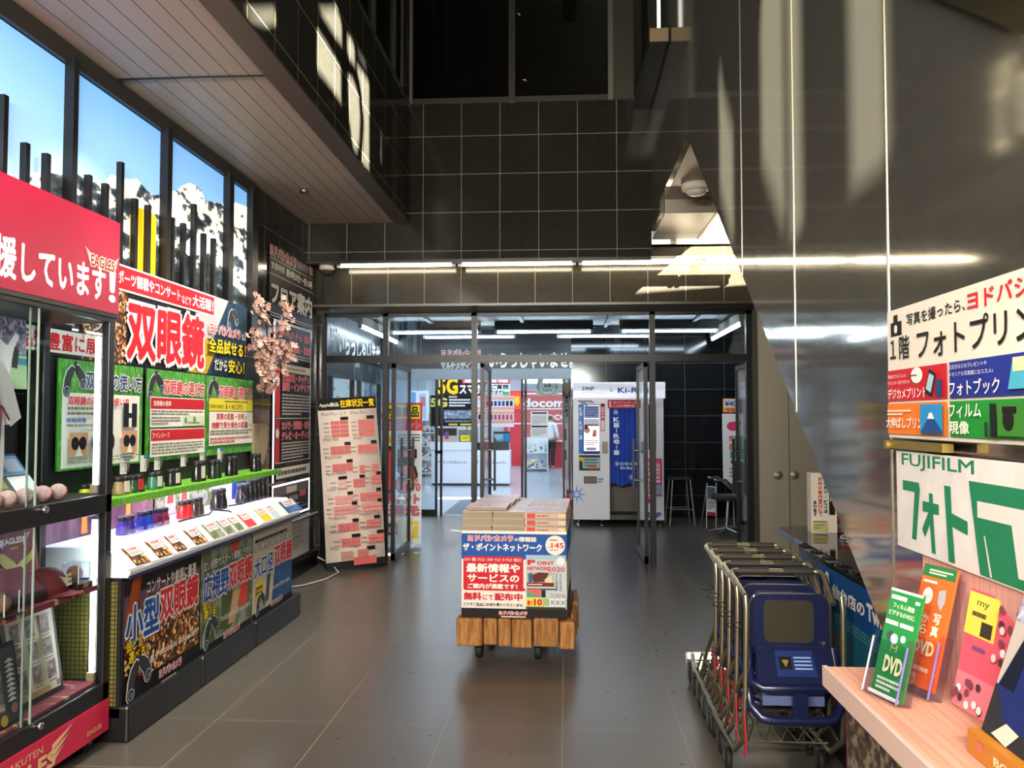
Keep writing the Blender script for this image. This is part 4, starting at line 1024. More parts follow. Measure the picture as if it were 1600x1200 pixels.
bx = thing('keepsake_box', 'open maroon keepsake box on the showcase shelf before the plaque', 'box', (-2.32, 3.46, .781), FACE_LEFT, rot=(0, 0, FACE_LEFT - .1))
MB().box(-.10, .10, -.02, .11, 0, .045, mat('box_dark', '#2a2022', .5)).build('box_base', bx, bevel=.003)
o = MB().box(-.095, .095, -.004, 0, 0, .155, mat('velvet_pink', '#8a4458', .8)).build('lid_card', bx, loc=(0, -.015, .045), rot=(math.radians(-52), 0, 0))
MB().box(-.10, .10, 0, .008, -.004, .16, mat('box_dark')).build('lid', o)
cp = thing('team_hat', 'maroon baseball cap with a white winged letter on the showcase shelf', 'cap', (-2.36, 3.66, .781), FACE_LEFT)
capm = mat('cap_maroon', '#6a1420', .8)
MB().lathe([(.088, 0), (.090, .03), (.084, .065), (.066, .098), (.036, .118), (.006, .124)], capm, n=22).build('crown', cp)
MB().add([(.09 * math.cos(a), -.09 * abs(math.sin(a)) * 1, .012) for a in [math.pi * i / 12 for i in range(13)]] + [(.085 * math.cos(a), -.07 - .09 * abs(math.sin(a)), .002 + .006 * abs(math.sin(a))) for a in [math.pi * i / 12 for i in range(13)]], [(i, i + 1, 14 + i, 13 + i) for i in range(12)], capm, True).build('visor', cp)
p = Print(.12, .07, -.092, -.06, .03); p.T('E', .52, .1, .9, .9, '#f4e6c2', .05); WING(p, .55, .3, -.5, .6, '#f4e6c2', 1); p.done(cp, 'wing_emblem', 'letter_emblem')
def ball_case(loc, label, wood=True):
    t = thing('ball_display_cube', label, 'display cube', loc)
    z = .03 if wood else .005
    MB().box(-.055, .055, -.06, .06, 0, z, mat('dark_wood_base', '#2c1a14', .4)).build('base', t, bevel=.003)
    if wood: MB().box(.0551, .057, -.02, .02, .006, .024, mat('gold_plate', '#c8964a', .35, .6)).build('name_plate', t)
    s = .045
    b = MB()
    for a, c in ((-s, -s), (-s, s), (s, -s), (s, s)): b.box(a - .002, a + .002, c - .002, c + .002, z, z + .09, mat('acrylic_edge', '#e8ecf4', .2))
    b.box(-s, s, -s, s, z + .089, z + .091, ACRYL).box(s - .001, s, -s, s, z, z + .09, ACRYL).box(-s, s, -s, -s + .001, z, z + .09, ACRYL).build('acrylic_cube', t)
    MB().ball((0, 0, z + .042), .037, mat('aged_ball', '#a87a50', .7), 18).build('ball', t)
ball_case((-2.31, 3.80, .781), 'brown ball in a clear cube on a wooden base, right end of showcase shelf')
ball_case((-2.29, 3.26, .781), 'brown ball in a plain clear box, left on the showcase shelf', False)
PHOT = pic('player_photo', 40, [(.3, '#3a3238'), (.5, '#6a5a5c'), (.65, '#b09a90')])
o, p = leaning('framed_photo_sheet', 'dark frame with nine player photos on a cream mount in the showcase bottom', 'framed picture', (-2.34, 3.41, .323), .36, .42, '#232020', .16, .02, rz=-.02)
p.R(.07, .06, .95, .96, '#d9d6b8')
for r in range(3):
    for c in range(3):
        a, b = .14 + c * .27, .68 - r * .245
        p.R(a, b, a + .17, b + .19, PHOT); p.C(a + .085, b + .12, .012, '#c09a80'); p.R(a + .01, b - .035, a + .16, b - .018, '#a8784a')
p.R(.28, .085, .70, .13, '#b8925a'); p.R(.82, .09, .90, .15, '#8a8088'); p.done(o)
o, p = leaning('framed_medal_picture', 'dark framed team picture with a column of small badges, leftmost in the showcase bottom', 'framed picture', (-2.27, 3.12, .323), .27, .33, '#1f1e20', .16, .02)
p.R(.05, .05, .95, .95, '#3a3c3e'); p.R(.08, .2, .62, .85, PHOT); p.R(.1, .22, .6, .26, '#c09a7a')
for i in range(9): p.P([(.70, .30 + i * .06), (.80, .34 + i * .06), (.90, .30 + i * .06), (.88, .29 + i * .06), (.72, .29 + i * .06)], '#b4b6b4')
p.C(.55, .10, .022, '#b89a3c'); p.C(.8, .2, .02, '#8a5a60'); p.done(o)
# ================================================================== magazine dolly in the middle
WOOD = mat('rough_timber', '#8c5a2e', .75)
def wood_nodes():
    m = WOOD; nt, N, Lk, p = nodes(m)
    mp = N.new('ShaderNodeMapping'); mp.inputs['Scale'].default_value = (14, 14, 1.6); Lk.new(objco(nt), mp.inputs[0])
    nz = noise_tex(nt, 3, 6, mp.outputs[0], .65)
    Lk.new(ramp(nt, nz.outputs[0], [(.3, '#5a3315'), (.5, '#99652f'), (.65, '#b98447'), (.75, '#6a4220')]), p.inputs['Base Color'])
wood_nodes()
dz = math.radians(-2.0)
DL = Matrix.Rotation(dz, 3, 'Z')
D0 = Vector((-.675, 5.40, 0))
dl = thing('timber_dolly', 'low wheeled dolly of rough timber blocks under the magazine carton', 'dolly', D0, dz)
MB().box(-.01, .70, .03, 1.0, .14, .275, mat('dolly_core', '#5f3d1e', .8)).build('platform', dl)
bx_ = [(-.03, .14, -.03), (.145, .235, -.015), (.24, .325, -.02), (.33, .46, -.03), (.47, .63, -.012), (.64, .735, -.03)]
rw = random.Random(11)
for a, b, f in bx_:
    z0 = .112 + rw.uniform(-.006, .008); z1 = .292 + rw.uniform(-.018, .012)
    MB().box(a, b, f, .09, z0, z1, WOOD).build('timber_block', dl, bevel=.012)
for k in range(5):
    MB().box(.705, .735 + rw.uniform(-.01, .012), .10 + k * .18, .265 + k * .18, .115, .285 + rw.uniform(0, .02), WOOD).build('timber_block', dl, bevel=.01)
for x in (.10, .49):
    for y in (.13, .85):
        c = MB().lathe([(.048, -.022), (.055, -.016), (.055, .016), (.048, .022)], RUBBER, (x, y, .055), 'x', 20).lathe([(.02, -.02), (.02, .02)], STEEL_FRAME, (x, y, .05), 'x', 12).build('wheel', dl)
        MB().box(x - .022, x + .022, y - .02, y + .03, .09, .14, BLACKMETAL).build('fork', dl)
ct = thing('magazine_carton', 'printed carton in blue, red and white announcing the free magazine, on the timber dolly', 'carton', D0 + DL @ Vector((.0, 0, .294)), dz)
CW, CH, CD = .683, .556, .95
CB_ = mat('carton_white', '#e8ded2', .55)
MB().box(0, CW, 0, .006, 0, CH, CB_).box(0, .006, .006, CD, 0, CH, CB_).box(CW - .006, CW, .006, CD, 0, CH, CB_).box(0, CW, CD - .006, CD, 0, CH, CB_).box(.006, CW - .006, .006, CD - .006, 0, CH - .014, CB_).build('carton_body', ct)
p = Print(CW, CH); X = lambda x: (x - 45) / 1205; Y = lambda y: (1150 - y) / 1100
p.R(0, 0, 1, Y(1035), '#15110f'); p.R(0, Y(410), X(785), Y(85), '#1c4f9c'); p.R(X(785), Y(425), 1, Y(85), '#1c4f9c')
p.T('ヨドバシカメラ', X(118), Y(182), X(640), Y(105), '#d8262c', .04, '#f2e8dc', .06); p.T('の', X(655), Y(178), X(702), Y(138), '#f2e8dc', .02); p.T('情報誌', X(705), Y(185), X(908), Y(118), '#e8dccc', .045)
p.T('ザ・ポイントネットワーク', X(60), Y(308), X(970), Y(205), '#f2e8dc', .045)
p.C(X(1120), Y(222), .063, '#ece0d2'); p.T('145', X(1075), Y(258), X(1218), Y(190), '#c8242a', .03); p.T('vol.', X(1028), Y(255), X(1068), Y(228), '#c8242a', .0); p.G(X(1055), Y(170), X(1190), Y(140), 1, '#c8504a'); p.G(X(1055), Y(290), X(1190), Y(272), 1, '#c8504a')
r0 = [(X(85), Y(372)), (X(745), Y(372)), (X(757), Y(390)), (X(757), Y(760)), (X(790), Y(800)), (X(745), Y(808)), (X(85), Y(806)), (X(68), Y(790)), (X(68), Y(388))]
p.P(r0, '#c6202a')
p.T('カメラ・家電・パソコン・スマホ・テレビ・オーディオ・時計など', X(80), Y(438), X(738), Y(392), '#f2e8dc', .02)
p.T('最新情報や', X(100), Y(580), X(720), Y(462), '#f4eadf', .045); p.T('サービスの', X(112), Y(700), X(712), Y(595), '#f4eadf', .04); p.T('ご案内が満載です！', X(118), Y(785), X(690), Y(718), '#f4eadf', .035)
p.T('無料', X(72), Y(930), X(278), Y(830), '#c6202a', .05); p.T('にて', X(292), Y(925), X(412), Y(860), '#c6202a', .02); p.T('配布中', X(430), Y(930), X(748), Y(835), '#c6202a', .045)
p.T('どうぞご自由にお持ち帰りくださいませ。', X(70), Y(1005), X(765), Y(962), '#1c1814', .015)
p.R(X(788), Y(1018), X(1240), Y(345), '#b9c9cc'); p.R(X(788), Y(400), X(1240), Y(345), '#9fbcc6')
p.T('P', X(805), Y(472), X(900), Y(405), '#cc2630', .06); p.T('OINT', X(915), Y(472), X(1110), Y(420), '#cc2630', .04); p.T('NETWORK', X(805), Y(540), X(1060), Y(490), '#cc2630', .04); p.T('2020', X(1035), Y(552), X(1228), Y(490), '#c8404a', .03); p.C(X(1182), Y(420), .026, '#ece4dc')
p.R(X(800), Y(742), X(1105), Y(560), '#b9a894'); p.P([(X(850), Y(600)), (X(940), Y(560)), (X(1050), Y(570)), (X(1000), Y(680)), (X(880), Y(690))], '#5a2c24'); p.P([(X(1000), Y(650)), (X(1080), Y(590)), (X(1090), Y(690)), (X(1010), Y(700))], '#d8c9b4'); p.P([(X(815), Y(580)), (X(860), Y(570)), (X(870), Y(680)), (X(820), Y(690))], '#3a5a84')
p.R(X(800), Y(740), X(1108), Y(690), '#7c2018'); p.G(X(815), Y(728), X(1095), Y(702), 1, '#e8d8c8'); p.R(X(800), Y(780), X(1130), Y(765), '#1a1614')
for i in range(2): p.V('今だけお得な情報', X(1120 + i * 45), Y(790), X(1150 + i * 45), Y(565), '#b02830' if i else '#3a3430', .01)
p.P([(X(800), Y(770)), (X(955), Y(770)), (X(955), Y(865)), (X(800), Y(790))], '#d8605c'); p.P([(X(800), Y(790)), (X(955), Y(865)), (X(800), Y(868))], '#5f9a74'); p.R(X(965), Y(870), X(1010), Y(780), '#1a1614')
p.R(X(795), Y(985), X(985), Y(880), '#ddd04a'); p.T('最大', X(805), Y(975), X(870), Y(910), '#c6202a', .04); p.T('10', X(880), Y(975), X(975), Y(890), '#c6202a', .06); p.R(X(995), Y(960), X(1040), Y(890), '#a8b83a')
for a in (1065, 1125, 1185): p.R(X(a), Y(985), X(a + 48), Y(885), '#e4e4e2'); p.R(X(a + 8), Y(960), X(a + 40), Y(905), '#9a9a9c')
p.T('ココから', X(1060), Y(865), X(1230), Y(815), '#e08a8a', .02); p.R(X(790), Y(1015), X(1240), Y(992), '#2a2614'); p.T('ヨドバシカメラ', X(485), Y(1098), X(805), Y(1050), '#cc2630', .04, '#f2e6dc', .07); p.R(X(510), Y(1128), X(790), Y(1112), '#d8c8bc')
p.done(ct)
sp = MB()
for a, b, c in ((.02, .2, '#15110f'), (.66, .97, '#2a66b0')): sp.add([(CW + .0006, .02, CH * a), (CW + .0006, CD, CH * a), (CW + .0006, CD, CH * b), (CW + .0006, .02, CH * b)], [(0, 1, 2, 3)], ink(c))
sp.build('side_print', ct)
# bundles of magazines: three columns, three rows, three layers
PAGES = mat('page_edges', '#a09078', .8)
COVER = pic('magazine_cover_print', 22, [(.30, '#d8484a'), (.42, '#f0b8b4'), (.47, '#fbf2f0'), (.55, '#f4e6ea'), (.60, '#d8b0d0'), (.66, '#f0d8d4'), (.74, '#e0605c')], .3, stretch=(1.0, 2.6, 1))
def bundle(w, d, h, spine, rotk):
    t = thing('magazine_bundle', 'x', 'magazines', (0, 0, 0))
    n = 4
    pg = MB()
    for i in range(n): pg.box(rotk.uniform(-.003, .003), w + rotk.uniform(-.003, .003), rotk.uniform(0, .004), d, i * h / n, (i + .93) * h / n, PAGES)
    pg.build('pages', t)
    MB().box(.0, w, 0, d, h, h + .0015, COVER).build('cover', t)
    if spine:
        pp = Print(w, h, -.002); pp.R(0, .1, 1, .85, '#c8a894'); pp.R(.02, .15, .26, .8, '#cc4a44'); pp.R(.82, .15, .98, .8, '#d8c49c'); pp.R(.03, .1, .05, .85, '#e8d8c8'); pp.G(.30, .3, .80, .65, 1, '#a06050'); pp.done(t, 'spine_print', 'spine_lettering')
    return t
cols, rowsn, lays = ['left', 'middle', 'right'], ['front', 'second', 'rear'], ['lowest', 'middle', 'top']
rb = random.Random(21)
proto = [bundle(.195, .298, .043, False, rb), bundle(.21, .298, .043, False, rb), bundle(.268, .298, .043, True, rb)]
used = [False] * 3
xs = [.003, .2, .412]
for c in range(3):
    for r in range(3):
        for l in range(3):
            loc = D0 + DL @ Vector((xs[c] + rb.uniform(-.003, .003), .008 + r * .312 + (rb.uniform(0, .006)), .294 + CH - .012 + l * .0455))
            lab = '%s-layer bundle of magazines in the carton, %s column, %s row' % (lays[l], cols[c], rowsn[r])
            src = proto[c]
            if not used[c]: used[c] = True; src.location = loc; src.rotation_euler = (0, 0, dz); src['label'] = lab; src['group'] = 'magazine bundles in the carton'
            else: copy_thing(src, loc, (0, 0, dz), lab, 'magazine bundles in the carton')
for i in range(3):
    t = copy_thing(proto[1], D0 + DL @ Vector((.02 + .012 * i, .06 + i * .30, .976)), (0, 0, dz + .02), 'loose bundle lying on top of the left column of magazines, %s row' % rowsn[i], 'magazine bundles in the carton')
    t.scale = (1.28, .95, .45)

# ================================================================== nested shopping trolleys on the right
TUBEM = mat('trolley_tube', '#a59b80', .28, .9)
GRIP = mat('trolley_grip', '#2c2820', .6)
NAVY = mat('navy_plastic', '#141a3c', .32, coat=.3)
def rrect(w, h, r, n=5, cx=0, cz=0):
    pts = []
    for sx, sz, a0 in ((1, 1, 0), (-1, 1, 90), (-1, -1, 180), (1, -1, 270)):
        for i in range(n + 1):
            a = math.radians(a0 + 90 * i / n)
            pts.append((cx + sx * (w / 2 - r) + r * math.cos(a), cz + sz * (h / 2 - r) + r * math.sin(a)))
    return pts
def trolley():
    t = thing('shopping_trolley', 'x', 'shopping trolley', (0, 0, 0))
    hb = [(-.2, -.30, .852), (-.202, -.16, .876), (-.203, -.03, .893), (-.196, -.008, .898), (-.175, 0, .9), (.165, 0, .9), (.187, -.008, .898), (.194, -.03, .89), (.19, -.10, .86), (.185, -.20, .80)]
    MB().tube(hb, .0115, TUBEM, 10).build('handle_bar', t)
    for a, b in ((-.165, -.035), (.03, .16)): MB().tube([(a, 0, .9), (b, 0, .9)], .0165, GRIP, 12).build('grip', t)
    for s, x in ((-1, -.2), (1, .187)):
        MB().tube([(x, -.30, .852), (x, -.315, .80), (x * 1.02, -.30, .45), (x * 1.04, -.27, .26), (x * 1.05, -.1, .15), (x * 1.05, .38, .13), (x * .92, .62, .14)], .012, TUBEM, 8).build('side_frame', t)
        MB().tube([(x, -.30, .55), (x * 1.02, -.05, .36), (x * 1.04, .15, .15)], .010, TUBEM, 8).tube([(x * 1.03, -.2, .24), (x * 1.03, .1, .30), (x * 1.03, .3, .14)], .007, TUBEM, 6).build('brace', t)
        for y in (.06, .50):
            MB().lathe([(.038, -.012), (.05, -.010), (.05, .010), (.038, .012)], RUBBER, (x * 1.05, y, .05), 'x', 18).build('wheel', t)
            MB().box(x * 1.05 - .019, x * 1.05 - .014, y - .018, y + .03, .04, .13, STEEL_FRAME).box(x * 1.05 + .014, x * 1.05 + .019, y - .018, y + .03, .04, .13, STEEL_FRAME).box(x * 1.05 - .019, x * 1.05 + .019, y - .02, y + .035, .105, .135, STEEL_FRAME).build('wheel_fork', t)
    ra = MB()
    for i in range(5):
        x = -.15 + i * .075; ra.tube([(x, -.20, .31), (x * .95, -.05, .17), (x * .8, .45, .16)], .004, TUBEM, 6)
    for y in (-.05, .15, .40): ra.tube([(-.2, y, .168), (.2, y, .168)], .005, TUBEM, 6)
    ra.build('basket_rack', t)
    MB().prism(rrect(.325, .265, .05, cx=-.005, cz=.715), 'y', -.235, -.205, NAVY).build('seat_back', t, bevel=.006)
    MB().prism(rrect(.205, .175, .03, cx=-.01, cz=.735), 'y', -.238, -.2345, mat('smoked_window', '#37332a', .25)).build('window', t)
    # flap that folds down to the lap bar
    fl = MB()
    for (y, z, w) in ((0, 0, 0),): pass
    prof = [(-.150, .655), (-.135, .64), (.125, .64), (.14, .655), (.15, .58), (.165, .515), (-.175, .515), (-.16, .58)]
    f0 = [(x, -.245 - (0.655 - z) * .85, z) for x, z in prof]; f1 = [(x, y + .02, z) for x, y, z in f0]
    n = len(prof); tr = [tuple(q) for q in tessellate_polygon([[Vector((a, b, 0)) for a, b in prof]])]
    fl.add(f0 + f1, tr + [tuple(i + n for i in q) for q in tr] + [(i, (i + 1) % n, n + (i + 1) % n, n + i) for i in range(n)], NAVY)
    fl.build('seat_flap', t, bevel=.005)
    lb = MB(); q = lambda x, z: (x, -.2500 - (.605 - z) * .85, z + .05)
    lb.add([q(-.08, .575), q(.07, .575), q(.075, .49), (q(-.085, .49))], [(0, 1, 2, 3)], ink('#1c2c60'))
    g = lambda x, z: (x, -.2520 - (.605 - z) * .85, z + .05)
    lb.add([g(-.07, .555), g(-.02, .555), g(-.02, .515), g(-.07, .515)], [(0, 1, 2, 3)], ink('#14140f')); lb.add([g(-.06 , .545), g(-.03, .545), g(-.045, .52)], [(0, 1, 2)], ink('#c8b060'))
    for i in range(4): lb.add([g(-.01, .555 - i * .012), g(.06, .555 - i * .012), g(.06, .550 - i * .012), g(-.01, .550 - i * .012)], [(0, 1, 2, 3)], ink('#8aa0c8'))
    lb.build('caution_label', t)
    MB().tube([(-.185, -.30, .55), (-.19, -.34, .515), (-.15, -.368, .50), (.13, -.368, .50), (.175, -.34, .515), (.17, -.30, .55)], .017, NAVY, 10).build('lap_bar', t)
    MB().tube([(-.178, -.24, .63), (-.19, -.28, .46), (-.185, -.31, .41), (-.15, -.345, .375), (-.1, -.35, .365), (.1, -.35, .365), (.14, -.345, .375), (.175, -.31, .41), (.175, -.28, .46), (.165, -.24, .63)], .02, NAVY, 10).box(-.03, .03, -.365, -.340, .36, .50, NAVY).build('leg_guard', t)
    MB().box(-.13, .12, -.27, -.10, .41, .425, mat('seat_pan_blue', '#56628a', .4)).box(-.13, .12, -.275, -.26, .40, .47, mat('seat_pan_blue')).build('seat_pan', t)
    MB().tube([(-.235 + .03 * math.cos(a), -.25 + .0 , .72 + .012 * math.sin(a)) for a in [i * math.pi / 8 for i in range(16)]], .0025, BLACKMETAL, 5, closed=True).build('bag_hook', t)
    MB().prism([(-.305, .50), (-.29, .50), (-.27, .40), (-.30, .25), (-.285, .20), (-.31, .20), (-.318, .27), (-.30, .38)], 'x', -.212, -.206, mat('red_strap', '#a81420', .7)).build('red_strap', t)
    MB().tube([(-.20, -.3, .5), (-.206, -.27, .44), (-.206, -.18, .36)], .005, mat('red_strap'), 6).build('red_cord', t)
    return t
tro = trolley()
TL = ['nearest nested shopping trolley with its navy child seat in full view', 'second nearest of the nested navy shopping trolleys', 'middle one of the five nested navy shopping trolleys', 'second farthest of the nested navy shopping trolleys', 'farthest nested shopping trolley, its handle bar nearest the entrance doors']
for i in range(5):
    loc = (.94 + .004 * i, 3.80 + .19 * i, 0)
    if i == 0: tro.location = loc; tro['label'] = TL[0]; tro['group'] = 'nested shopping trolleys'
    else: copy_thing(tro, loc, None, TL[i], 'nested shopping trolleys')

# ================================================================== reception desk under the stair
GRANITE = mat('black_polished_top', '#1a1a1c', .06, spec=.7)
dk = thing('reception_desk', 'black reception desk with a polished top tucked under the stair', 'desk', (0, 0, 0))
MB().prism([(1.195, 3.02), (2.05, 3.02), (2.05, 4.46), (1.40, 4.46), (1.195, 4.46)], 'z', .925, .96, GRANITE).build('desk_top', dk, bevel=.004)
MB().prism([(1.20, 4.475), (1.85, 4.475), (1.85, 4.96), (1.33, 4.96), (1.215, 4.86)], 'z', .918, .955, GRANITE).build('side_top', dk, bevel=.004)
MB().box(1.22, 2.0, 3.06, 4.44, .10, .925, BLACK).box(1.26, 2.0, 3.1, 4.4, 0, .1, BLACK).box(1.29, 1.8, 4.48, 4.50, 0, .918, BLACK).build('body', dk)
MB().box(1.225, 2.0, 4.44, 4.475, .82, .918, BLACK).build('apron', dk)
o, p = board('desk_sign', 'blue social media sign with a white bird and large white lettering on the desk side', 'sign', (1.204, 4.06, .50), .98, .395, FACE_RIGHT, base='#14507c')
p.R(0, 0, 1, .55, '#1c5a6e'); p.R(.0, .6, 1, 1, '#124a86')
p.P([(.05, .93), (.085, .80), (.10, .92), (.125, .96), (.155, .93), (.165, .86), (.16, .70), (.13, .62), (.09, .60), (.06, .64), (.085, .67), (.06, .74), (.075, .76), (.05, .83)], '#e8e2d8')
p.T('仙台店の', .20, .70, .62, .86, '#ece6da', .05); p.T('Twitter', .64, .70, .98, .88, '#ece6da', .05)
p.G(.10, .44, .95, .56, 3, '#4a8090'); p.R(.1, .1, .45, .36, '#37505c'); p.G(.12, .14, .4, .32, 3, '#6a5a58'); p.done(o)
o = MB().box(0, .135, 0, .10, 0, .325, ink('#e0d8c8')).build('counter_sign', loc=(1.345, 4.66, .956), rotz=math.radians(-4))
tag(o, 'white upright notice block with vertical red and black lettering on the desk', 'notice')
p = Print(.135, .325); p.R(.70, .30, .93, .96, '#14120f'); p.V('ご案内', .74, .52, .90, .80, '#f0e8da', .02); p.V('駐車券サービスは', .49, .33, .64, .95, '#1a1612', .03); p.V('店内の案内窓口にて', .27, .28, .42, .94, '#c8342c', .03); p.V('承ります', .06, .28, .20, .54, '#1a1612', .03)
p.R(.03, .03, .60, .20, '#b8b87a'); p.R(.06, .185, .55, .2, '#3a3a20'); p.G(.08, .06, .5, .16, 2, '#8a8a50'); p.done(o)
o = MB().box(0, .26, 0, .004, 0, .13, ink('#d8404c')).build('no_smoking_card', loc=(1.48, 4.86, .956), rot=(-.15, 0, 0))
tag(o, 'red card with white capitals lying back behind the white notice block', 'card'); p = Print(.26, .13); p.T('禁煙', .05, .52, .9, .88, '#f4ece8', .04); p.T('NO SMOKING', .05, .30, .98, .45, '#f4ece8', .02); p.R(0, 0, 1, .18, '#e8e0da'); p.done(o)
b_ = thing('call_bell', 'small chrome call bell on the polished desk top', 'bell', (1.45, 4.38, .96))
MB().lathe([(.042, 0), (.044, .006), (.036, .018), (.02, .026), (.004, .029)], CHROME, n=20).build('bell_dome', b_); MB().lathe([(.005, .028), (.006, .036), (.0, .038)], CHROME, n=10).build('plunger', b_)

# ================================================================== photo service stand by the steel wall
PINK = pic('ribbed_pink_laminate', 120, [(.3, '#c88a7e'), (.6, '#dca596')], .55, stretch=(.02, 1, .02), detail=1)
PSH = pic('pink_shelf_laminate', 90, [(.3, '#cd9078'), (.6, '#e0a58c')], .5, stretch=(1, .03, .03), detail=1)
fs = thing('photo_stand', 'photo service stand with a lit pink shelf against the steel wall', 'display stand', (0, 0, 0))
MB().box(.625, .86, 1.0, 2.055, .965, .99, PSH).build('shelf', fs)
MB().box(.615, .626, 1.0, 2.06, .945, .9915, mat('shelf_edge', '#d8b8ac', .25)).build('front_edge', fs)
MB().box(.855, .868, 1.0, 2.06, .99, 1.50, PINK).build('back_panel', fs)
MB().box(.80, .87, 1.90, 2.07, 1.0, 1.50, mat('stand_dark', '#3c2e2a', .6)).build('side_post', fs) if False else None
MB().box(.66, .868, 1.02, 2.03, .05, .945, mat('stand_body', '#16181c', .5)).build('body', fs)
MB().box(.665, .70, 2.03, 2.05, .02, .945, mat('red_post', '#7a1018', .5)).build('post', fs)
o = MB().box(0, .98, 0, .005, 0, .5, ink('#1d2a3a')).build('front_poster', fs, loc=(.655, 2.01, .43), rotz=FACE_RIGHT)
p = Print(.98, .5); p.R(0, .55, 1, 1, pic('dark_photo_collage', 34, [(.3, '#1a1614'), (.5, '#4a3c34'), (.6, '#8a7a64'), (.75, '#2a2e3a')])); p.R(0, .35, 1, .56, '#2a5a8c'); p.C(.5, .72, .05, '#b8a888'); p.C(.5, .72, .036, '#3a3430'); p.done(o)
BAN = pic('banner_vinyl', 9, [(.3, '#d2cac4'), (.6, '#e2dcd6')], .5, stretch=(1, 6, .6))
o, p = board('photo_banner', 'white vinyl banner with green photo lettering, hung below the photo print sign', 'banner', (.846, 2.185, 1.262), 1.15, .24, FACE_RIGHT, base=BAN, thick=.004)
G_ = '#1f7a52'; U = lambda y: (2.185 - y) / 1.15
p.T('FUJIFILM', U(2.15), .82, U(1.78), .98, G_, .015)
p.P([(U(2.145), .70), (U(2.05), .70), (U(2.045), .63), (U(2.07), .12), (U(2.095), .12), (U(2.075), .60), (U(2.145), .60)], G_)
p.P([(U(2.03), .53), (U(1.995), .53), (U(1.995), .62), (U(1.975), .62), (U(1.975), .53), (U(1.945), .53), (U(1.945), .43), (U(1.975), .43), (U(1.965), .05), (U(1.985), .05), (U(1.993), .32), (U(2.02), .18), (U(2.035), .25), (U(2.0), .43), (U(2.03), .43)], G_)
p.P([(U(1.915), .72), (U(1.885), .72), (U(1.882), .48), (U(1.81), .44), (U(1.81), .32), (U(1.88), .36), (U(1.87), .03), (U(1.90), .03)], G_)
p.P([(U(1.80), .80), (U(1.40), .80), (U(1.48), .02), (U(1.76), .02)], G_); p.P([(U(1.765), .64), (U(1.58), .64), (U(1.575), .1), (U(1.615), .1), (U(1.635), .50), (U(1.765), .50)], '#d8d2cc'); p.P([(U(1.74), .36), (U(1.735), .36), (U(1.71), .03), (U(1.718), .03)], '#d8d2cc'); p.done(o)
o, p = board('photo_print_sign', 'large cream sign with black photo print lettering and four coloured blocks on the steel wall', 'sign', (.846, 2.228, 1.535), 1.10, .328, FACE_RIGHT, base='#e6ddcb', thick=.01)
U = lambda y: (2.228 - y) / 1.10
ic = U(2.18)
p.P([(ic - .025, .84), (ic - .012, .84), (ic - .008, .88), (ic + .012, .88), (ic + .016, .84), (ic + .04, .84), (ic + .04, .70), (ic - .025, .70)], '#17140f') if False else None
p.R(U(2.205), .79, U(2.135), .90, '#17140f'); p.R(U(2.185), .90, U(2.158), .955, '#17140f'); p.C(U(2.17), .845, .011, '#e6ddcb')
p.T('写真を撮ったら、', U(2.10), .845, U(1.80), .935, '#1a1612', .015); p.T('ヨドバシカメラへ', U(1.79), .84, U(1.30), .96, '#d02a30', .03)
p.T('１階', U(2.205), .60, U(2.085), .78, '#17140f', .015); p.T('フォトプリント', U(2.04), .58, U(1.45), .80, '#17140f', .015)
bl = [(2.222, 1.885, .285, .525, '#c8202e'), (1.872, 1.42, .285, .525, '#20308a'), (2.222, 1.885, .03, .265, '#e87a28'), (1.872, 1.42, .03, .265, '#1f8a32')]
for a, b, c, d, m in bl: p.R(U(a), c, U(b), d, m)
p.T('現像店でおススメ！', U(2.215), .46, U(2.10), .49, '#f0e4d8', .0); p.T('カウンター受け付けの', U(2.215), .41, U(2.08), .44, '#f0e4d8', .0); p.T('デジカメプリント', U(2.215), .30, U(1.985), .38, '#f4ece2', .02)
p.C(U(2.035), .465, .019, '#f4ece2', sx=1.7); p.G(U(2.075), .455, U(2.0), .475, 1, '#3a3430'); p.P([(U(1.99), .33), (U(1.965), .5), (U(1.93), .46), (U(1.955), .30)], '#1a1c22'); p.P([(U(1.982), .36), (U(1.963), .47), (U(1.938), .445), (U(1.957), .33)], '#a8c8d0'); p.R(U(1.93), .30, U(1.90), .42, '#24406c')
p.T('記念日などのプレゼントや', U(1.862), .475, U(1.70), .505, '#e8e4e0', .0); p.T('メモリアル写真集におススメ♪', U(1.862), .425, U(1.675), .455, '#e8e4e0', .0); p.T('フォトブック', U(1.862), .30, U(1.65), .40, '#f4ece2', .015); p.P([(U(1.62), .32), (U(1.6), .5), (U(1.5), .5), (U(1.48), .32)], '#4aa8c0'); p.R(U(1.6), .42, U(1.52), .5, '#e8dca8')
p.G(U(2.205), .17, U(2.06), .22, 2, '#f8e4c8'); p.T('大伸ばしプリント', U(2.212), .075, U(1.965), .16, '#f6ecdc', .015); p.R(U(2.005), .045, U(1.89), .25, '#2a8ac8'); p.P([(U(2.005), .05), (U(1.955), .17), (U(1.94), .17), (U(1.89), .06), (U(1.89), .045), (U(2.005), .045)], '#1a4a84'); p.P([(U(1.965), .148), (U(1.955), .19), (U(1.94), .19), (U(1.928), .148)], '#f0ece6')
p.T('フィルム', U(1.855), .155, U(1.715), .245, '#f2ecd8', .015); p.T('現像', U(1.855), .05, U(1.765), .135, '#f2ecd8', .02); p.R(U(1.68), .04, U(1.655), .24, '#14160f'); p.R(U(1.70), .04, U(1.69), .13, '#1c2a1a'); p.R(U(1.65), .05, U(1.55), .24, '#3a7a28'); p.C(U(1.61), .14, .02, '#14160f'); p.R(U(1.63), .18, U(1.58), .22, '#14160f')
p.done(o)
